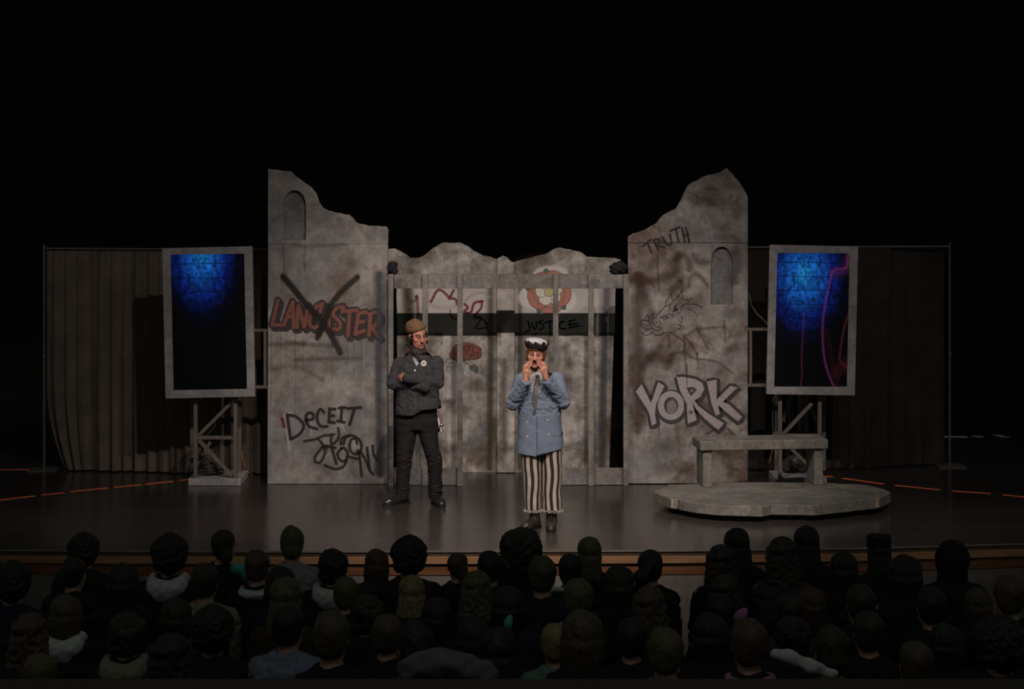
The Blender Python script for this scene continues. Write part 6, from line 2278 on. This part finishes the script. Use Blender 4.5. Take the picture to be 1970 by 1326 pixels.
CL = {'black': (0.012, 0.0115, 0.013, 1), 'navy': (0.014, 0.016, 0.026, 1), 'charcoal': (0.03, 0.03, 0.032, 1), 'brown': (0.03, 0.022, 0.017, 1),
      'lightgrey': (0.36, 0.37, 0.38, 1), 'grey': (0.17, 0.175, 0.18, 1), 'midgrey': (0.09, 0.092, 0.1, 1), 'bluegrey': (0.13, 0.145, 0.21, 1), 'teal': (0.06, 0.26, 0.24, 1),
      'olive': (0.15, 0.165, 0.11, 1), 'green': (0.085, 0.145, 0.115, 1), 'pink': (0.30, 0.13, 0.24, 1), 'red': (0.16, 0.045, 0.04, 1), 'sand': (0.24, 0.19, 0.14, 1), 'lilac': (0.22, 0.21, 0.30, 1)}
HCOL = {'black': (0.008, 0.007, 0.0065, 1), 'dark': (0.017, 0.013, 0.009, 1), 'brown': (0.045, 0.032, 0.018, 1), 'olive': (0.06, 0.052, 0.026, 1), 'blonde': (0.15, 0.115, 0.055, 1), 'auburn': (0.05, 0.026, 0.016, 1)}
CLM = {k: fabric('cloth_' + k, c, 0.2) for k, c in CL.items()}
HCM = {k: plain('hair_' + k, c, 0.6, 0.35, 0.45, 50) for k, c in HCOL.items()}
M_jean = fabric('dark_jean_cloth', (0.02, 0.022, 0.03, 1))
M_glass_rim = plain('spectacle_rim', (0.02, 0.02, 0.02, 1), 0.3)

# auditorium seat
M_seat = fabric('dark_seat_upholstery', (0.02, 0.014, 0.015, 1), 0.2)
M_seatmetal = plain('seat_metal', (0.03, 0.03, 0.032, 1), 0.5, metal=0.4)


def seat_meshes():
    def me_of(mb, name, m):
        me = bpy.data.meshes.new(name)
        me.from_pydata([tuple(v) for v in mb.v], [], mb.f)
        me.materials.append(m)
        return me
    R = Matrix.Rotation(math.radians(-10), 3, 'X')
    out = [('backrest', me_of(MB().box((0, 0.235, 0.60), (0.40, 0.05, 0.46), R, bev=0.02), 'backrest', M_seat)),
           ('cushion', me_of(MB().box((0, -0.05, 0.37), (0.40, 0.42, 0.07), bev=0.02), 'cushion', M_seat))]
    for sx in (-1, 1):
        out.append(('side_frame', me_of(MB().box((sx * 0.205, 0.04, 0.28), (0.008, 0.36, 0.5), bev=0.003).box((sx * 0.205, 0.0, 0.02), (0.04, 0.4, 0.03), bev=0.004), 'side_frame', M_seatmetal)))
    return out


SEATS = seat_meshes()


def omat(name, me, mat, parent):
    o = bpy.data.objects.new(name, me)
    col.objects.link(o)
    o.parent = parent
    o.material_slots[0].link = 'OBJECT'
    o.material_slots[0].material = mat
    return o


ROWS = [12.75, 11.95, 11.15, 10.35, 9.55, 8.75]


def head_z_px(y, d):
    return CAMH - (y - HY) * d / F


# (x of head, y of crown, hair, hair colour, top cut, top colour, extra, head yaw, label)
A = [
    (162, 1032, 'curly', 'black', 'wide', 'black', '', 12, 'spectator with short black curls in front row, far left against the tan stage edge'),
    (327, 1035, 'curly', 'black', 'wide', 'lightgrey', 'hood', 0, 'spectator with bushy black front-row curls and a pale hood, left of the glasses'),
    (430, 1019, 'bun', 'dark', 'slim', 'black', 'glasses', 30, 'spectator with glasses and a low bun, head turned to the right'),
    (562, 1018, 'tall', 'olive', 'broad', 'grey', '', -5, 'spectator with tall cropped hair in a light grey sweatshirt'),
    (640, 1058, 'messy', 'black', 'wide', 'lightgrey', 'hood', 0, 'spectator with shaggy black hair and a whitish hood beside the grey sweatshirt'),
    (725, 1057, 'bob', 'brown', 'slim', 'charcoal', '', 0, 'spectator with brown bobbed hair left of the round black curls'),
    (787, 1039, 'curly', 'black', 'wide', 'black', '', 0, 'spectator with a round crop of black curls below the man in the cap'),
    (880, 1063, 'bun', 'brown', 'slim', 'black', '', -8, 'spectator with brown hair gathered up, left of the biggest curls'),
    (942, 1060, 'short', 'black', 'slim', 'black', '', 0, 'spectator with round dark head tucked against the biggest curls'),
    (1003, 1026, 'afro', 'dark', 'wide', 'black', '', 0, 'spectator with the biggest mass of curly hair, under the woman on stage'),
    (1133, 1034, 'long', 'olive', 'slim', 'black', '', 0, 'spectator with long straight hair and light strands on the crown'),
    (1097, 1066, 'short', 'black', 'slim', 'black', '', 0, 'dark-haired spectator half covering the long straight hair with light strands'),
    (1250, 1058, 'ponytail', 'black', 'slim', 'black', '', -15, 'spectator with a dark ponytail bulging to the right'),
    (1415, 1017, 'long', 'black', 'slim', 'black', '', -35, 'spectator with long black hair turned to the left below the bench'),
    (1388, 1050, 'wavy', 'dark', 'slim', 'black', '', 0, 'spectator with loose dark hair overlapping the long-haired one below the bench'),
    (1550, 1013, 'long', 'black', 'slim', 'black', '', 0, 'spectator with long dark hair, tallest head at the right of the platform'),
    (1524, 1035, 'wavy', 'dark', 'slim', 'charcoal', '', 0, 'spectator with wavy dark hair in front of the tallest head at right'),
    (1690, 1036, 'long', 'black', 'slim', 'black', 'hat', 0, 'spectator in a flat-topped black hat over long hair'),
    (1830, 1044, 'hood', 'black', 'wide', 'black', 'hoodup', 0, 'spectator with a black hood up at far right before the tan stage edge'),
    (1740, 1068, 'bob', 'black', 'slim', 'black', '', 0, 'dark bob-haired spectator right of the flat-topped hat'),
    (1600, 1062, 'bob', 'black', 'slim', 'black', '', 0, 'dark bob-haired spectator left of the flat-topped hat'),
    (143, 1072, 'short', 'black', 'wide', 'black', '', 25, 'spectator with short dark hair in front of the far left curls'),
    (495, 1058, 'short', 'auburn', 'slim', 'lightgrey', 'collar', 0, 'spectator with auburn hair and a crumpled whitish collar'),
    (395, 1084, 'short', 'dark', 'wide', 'olive', '', 0, 'dark-haired spectator in an olive patterned top'),
    (238, 1084, 'bob', 'black', 'slim', 'black', '', 0, 'dark spectator between the far left curls and the pale grey hood'),
    (575, 1090, 'bob', 'black', 'wide', 'black', '', 0, 'spectator with a broad dark dome of hair before the grey sweatshirt'),
    (996, 1070, 'short', 'brown', 'slim', 'navy', '', 0, 'spectator with a grizzled dark head in front of the biggest curls'),
    (1190, 1088, 'bob', 'dark', 'slim', 'black', '', 0, 'spectator with dark rounded hair right of the straight hair with light strands'),
    (25, 1088, 'curly', 'black', 'wide', 'navy', '', 0, 'spectator with large dark hair at the left picture edge'),
    (1940, 1107, 'short', 'brown', 'wide', 'black', '', 0, 'brown-haired spectator at the right picture edge'),
    (128, 1145, 'bob', 'brown', 'wide', 'lightgrey', 'hood', 0, 'brown-haired spectator near the left edge with a pale grey hood on the shoulders'),
    (550, 1112, 'long', 'olive', 'slim', 'brown', '', 10, 'spectator with long olive-brown hair below the broad dark dome'),
    (657, 1110, 'short', 'olive', 'slim', 'black', '', 0, 'spectator with round olive-brown hair below the whitish hood'),
    (780, 1108, 'long', 'blonde', 'slim', 'black', 'collar', 0, 'spectator with long dark-blonde hair, brightest head in the middle rows'),
    (950, 1100, 'wavy', 'olive', 'slim', 'black', '', 0, 'spectator with wavy brown hair right of the dark-blonde one'),
    (1020, 1128, 'bob', 'black', 'wide', 'navy', '', 0, 'spectator with wide black hair and a navy top in the middle'),
    (1110, 1113, 'short', 'olive', 'slim', 'bluegrey', 'collar', 8, 'spectator with fair cropped hair and a pale blue collar'),
    (340, 1150, 'bob', 'dark', 'slim', 'charcoal', '', 0, 'dark spectator below the pale grey hood'),
    (730, 1146, 'messy', 'dark', 'slim', 'black', '', 0, 'dark tousle-haired spectator left of the dark-blonde one'),
    (870, 1150, 'bob', 'black', 'wide', 'black', '', 0, 'dark spectator between the dark-blonde and the wavy brown heads'),
    (1250, 1130, 'wavy', 'brown', 'slim', 'black', '', 0, 'spectator with dull brown hair below the dark ponytail'),
    (1490, 1142, 'short', 'dark', 'slim', 'charcoal', '', 0, 'dark spectator below the wavy hair at right'),
    (1395, 1108, 'wavy', 'dark', 'slim', 'black', '', 0, 'spectator with faintly lit waves two rows below the left-turned black hair'),
    (1560, 1130, 'bob', 'auburn', 'slim', 'black', '', 0, 'spectator with reddish-brown hair below the dark bob'),
    (1660, 1124, 'short', 'dark', 'slim', 'black', '', 0, 'dark spectator two rows below the flat-topped hat'),
    (1880, 1132, 'bob', 'brown', 'wide', 'black', '', 0, 'spectator with a pale glint on brown hair below the black hood'),
    (1330, 1142, 'short', 'black', 'slim', 'black', '', 0, 'dark spectator right of the dull brown hair below the ponytail'),
    (1775, 1130, 'short', 'black', 'wide', 'black', '', 0, 'dark spectator below the bob right of the flat-topped hat'),
    (60, 1182, 'wavy', 'auburn', 'slim', 'black', '', 0, 'spectator with dark auburn hair below the pale hood near the left edge'),
    (245, 1180, 'messy', 'dark', 'wide', 'olive', 'hood', 0, 'spectator with dark hair and a drab olive hood on the shoulders'),
    (435, 1174, 'curly', 'black', 'wide', 'black', '', 0, 'spectator with very dark bushy hair below the olive patterned top'),
    (530, 1164, 'short', 'black', 'wide', 'bluegrey', '', 12, 'dark-haired spectator in a slate blue jacket'),
    (645, 1175, 'short', 'brown', 'slim', 'black', '', 0, 'brown round-headed spectator right of the slate blue jacket'),
    (745, 1182, 'short', 'brown', 'slim', 'black', '', 0, 'brown-haired spectator below the dark-blonde one'),
    (825, 1203, 'tall', 'black', 'wide', 'midgrey', '', -15, 'dark-haired spectator in a rumpled grey sweater with a broad back'),
    (910, 1188, 'bob', 'black', 'wide', 'charcoal', '', 0, 'dark spectator between the rumpled grey sweater and the navy top'),
    (996, 1208, 'long', 'black', 'slim', 'black', '', 0, 'dark long-haired spectator left of the green sweatshirt'),
    (1070, 1200, 'short', 'blonde', 'wide', 'green', '', -10, 'spectator with short blond hair in a dull green sweatshirt'),
    (1140, 1174, 'bob', 'brown', 'slim', 'black', '', 0, 'brown bob-haired spectator right of the blond one in green'),
    (1212, 1190, 'short', 'black', 'wide', 'black', '', 0, 'dark spectator between the brown bob and the fair-topped head'),
    (1282, 1208, 'short', 'olive', 'slim', 'midgrey', '', 0, 'spectator with fair crown and a greyish top at lower right of centre'),
    (1365, 1180, 'bob', 'black', 'slim', 'black', '', 0, 'dark spectator left of the pink collar'),
    (1428, 1190, 'short', 'auburn', 'slim', 'pink', 'collar', 0, 'spectator with reddish hair and a pink collar'),
    (1528, 1188, 'messy', 'black', 'wide', 'black', '', 0, 'dark spectator above the draped pale scarf'),
    (1610, 1212, 'tall', 'dark', 'slim', 'red', '', 10, 'dark spectator in a dull red top at lower right'),
    (1682, 1176, 'short', 'dark', 'slim', 'black', '', 0, 'dark spectator above the round brown head at lower right'),
    (1686, 1234, 'short', 'brown', 'slim', 'black', '', 0, 'spectator with a round brown head, lowest at the right'),
    (1800, 1200, 'bob', 'black', 'wide', 'black', '', 0, 'dark spectator with broad black hair at lower right'),
    (1905, 1196, 'curly', 'black', 'wide', 'navy', '', 0, 'dark spectator in navy at the lower right corner'),
    (78, 1258, 'short', 'olive', 'wide', 'black', '', 0, 'spectator with olive-tinged hair at the lower left corner'),
    (330, 1222, 'wavy', 'black', 'wide', 'charcoal', '', 0, 'dark spectator in the last row below the olive hood'),
]

# seat everyone: the row whose sight line fits the traced head, then spread along the row
SEAT_ROW = [0, 1, 0, 0, 1, 0, 1, 0, 1, 0, 0, 1, 1, 0, 1, 0, 1, 0, 1, 2, 1, 1, 1, 2, 2, 2, 2, 2, 2, 3, 3, 3, 2, 2, 2, 3, 3, 3, 3, 3, 3, 3, 2, 2, 3, 2, 3, 3, 4, 4, 4, 4, 5, 4, 5, 4, 5, 4, 5, 4, 5, 4, 5, 4, 5, 4, 5, 4, 5, 5, 5]
people = list(zip(A, SEAT_ROW))
xs = [(p[0] - CX) * ROWS[r] / F for p, r in people]
for it in range(200):
    for r in range(len(ROWS)):
        ids = sorted([i for i in range(len(people)) if people[i][1] == r], key=lambda i: xs[i])
        for i, j in zip(ids, ids[1:]):
            gap = 0.425 - (xs[j] - xs[i])
            if gap > 0:
                xs[i] -= gap * 0.5
                xs[j] += gap * 0.5
for k, (p, r) in enumerate(people):
    d = ROWS[r]
    X = xs[k]
    sc = (head_z_px(p[1], d) - seat_floor(d)) / 1.26
    sc = max(0.84, min(1.16, sc))
    x, y, hk, hc, tk, tcol, extra, yaw, lab = p
    o = thing('person', Vector((X, d, seat_floor(d))), lab, 'person', 'seated audience', PI)
    o.scale = (min(sc, 1.06), min(sc, 1.06), sc)
    bo = bpy.data.objects.new('body', BODY)
    col.objects.link(bo)
    bo.parent = o
    collar_only = extra == 'collar'
    omat('top', TOPS[tk], CLM['black' if (extra in ('collar', 'hood')) else tcol], o)
    omat('trousers', TROUSERS, M_jean, o)
    for sm in SHOES:
        omat('shoe', sm, M_sole, o)
    hx = []
    if extra == 'hoodup':
        hx.append(omat('hood', HOODS[True], CLM[tcol], o))
    else:
        hx.append(omat('hair', HAIRS[hk], HCM[hc], o))
    if extra == 'hat':
        hx.append(omat('hat', HAT, CLM['black'], o))
    if extra == 'glasses':
        hx.append(omat('glasses', GLASSES, M_glass_rim, o))
    if extra in ('hood', 'collar'):
        h_ = omat('hood' if extra == 'hood' else 'collar', HOODS[False], CLM[tcol], o)
        if extra == 'collar':
            h_.scale = (0.9, 0.8, 0.45)
            h_.location = (0, 0.012, 0.545)
    o.rotation_euler = (0, 0, PI - math.radians(yaw * 0.5))
    st = thing('auditorium_seat', Vector((X, d, seat_floor(d))), 'dark auditorium seat with a spectator sitting in it', 'seat', 'auditorium seats under the audience', PI)
    for nm, sm in SEATS:
        so = bpy.data.objects.new(nm, sm)
        col.objects.link(so)
        so.parent = st


# loose clothes lying over seats
def throw(name, pts, r, mat, label, cat):
    lo = np.min(np.array(pts), 0) - r * 2.2
    hi = np.max(np.array(pts), 0) + r * 2.2
    g = V(lo, hi, 0.01)
    for i in range(len(pts) - 1):
        g.cone(pts[i], pts[i + 1], r, r, 0.04, sy=1.0)
    return tag(link(name, g.mesh(name, wrinkle=0.011, wscale=30), mat), label, cat)


def on_row(px, py, d):
    return tuple(P(px, py, d))


throw('draped_jacket', [on_row(790, 1290, 8.62), on_row(835, 1278, 8.64), on_row(890, 1283, 8.64), on_row(935, 1296, 8.62)], 0.07, CLM['midgrey'], 'rumpled dark grey jacket spread over a seat back, bottom centre', 'jacket')
throw('scarf', [on_row(1490, 1256, 8.6), on_row(1520, 1265, 8.58), on_row(1560, 1282, 8.58), on_row(1602, 1300, 8.6)], 0.028, CLM['lightgrey'], 'pale scarf hanging diagonally over a shoulder at lower right', 'scarf')
throw('teal_jacket', [on_row(452, 1094, 12.45), on_row(466, 1098, 12.42), on_row(474, 1112, 12.42)], 0.04, CLM['teal'], 'teal jacket bunched between the glasses-wearer and the auburn head', 'jacket')
throw('teal_bag', [on_row(980, 1190, 10.2), on_row(978, 1200, 10.18), on_row(976, 1210, 10.2)], 0.022, CLM['teal'], 'small teal bundle between two dark heads in the middle rows', 'bag')
throw('pink_cloth', [on_row(1420, 1190, 10.1), on_row(1432, 1178, 10.08)], 0.032, CLM['pink'], 'small pink cloth showing between dark heads at right', 'cloth')
throw('pale_cloth', [on_row(1046, 1135, 11.6), on_row(1064, 1136, 11.58), on_row(1083, 1134, 11.6)], 0.016, CLM['lightgrey'], 'thin pale strip of cloth below the biggest curls', 'cloth')
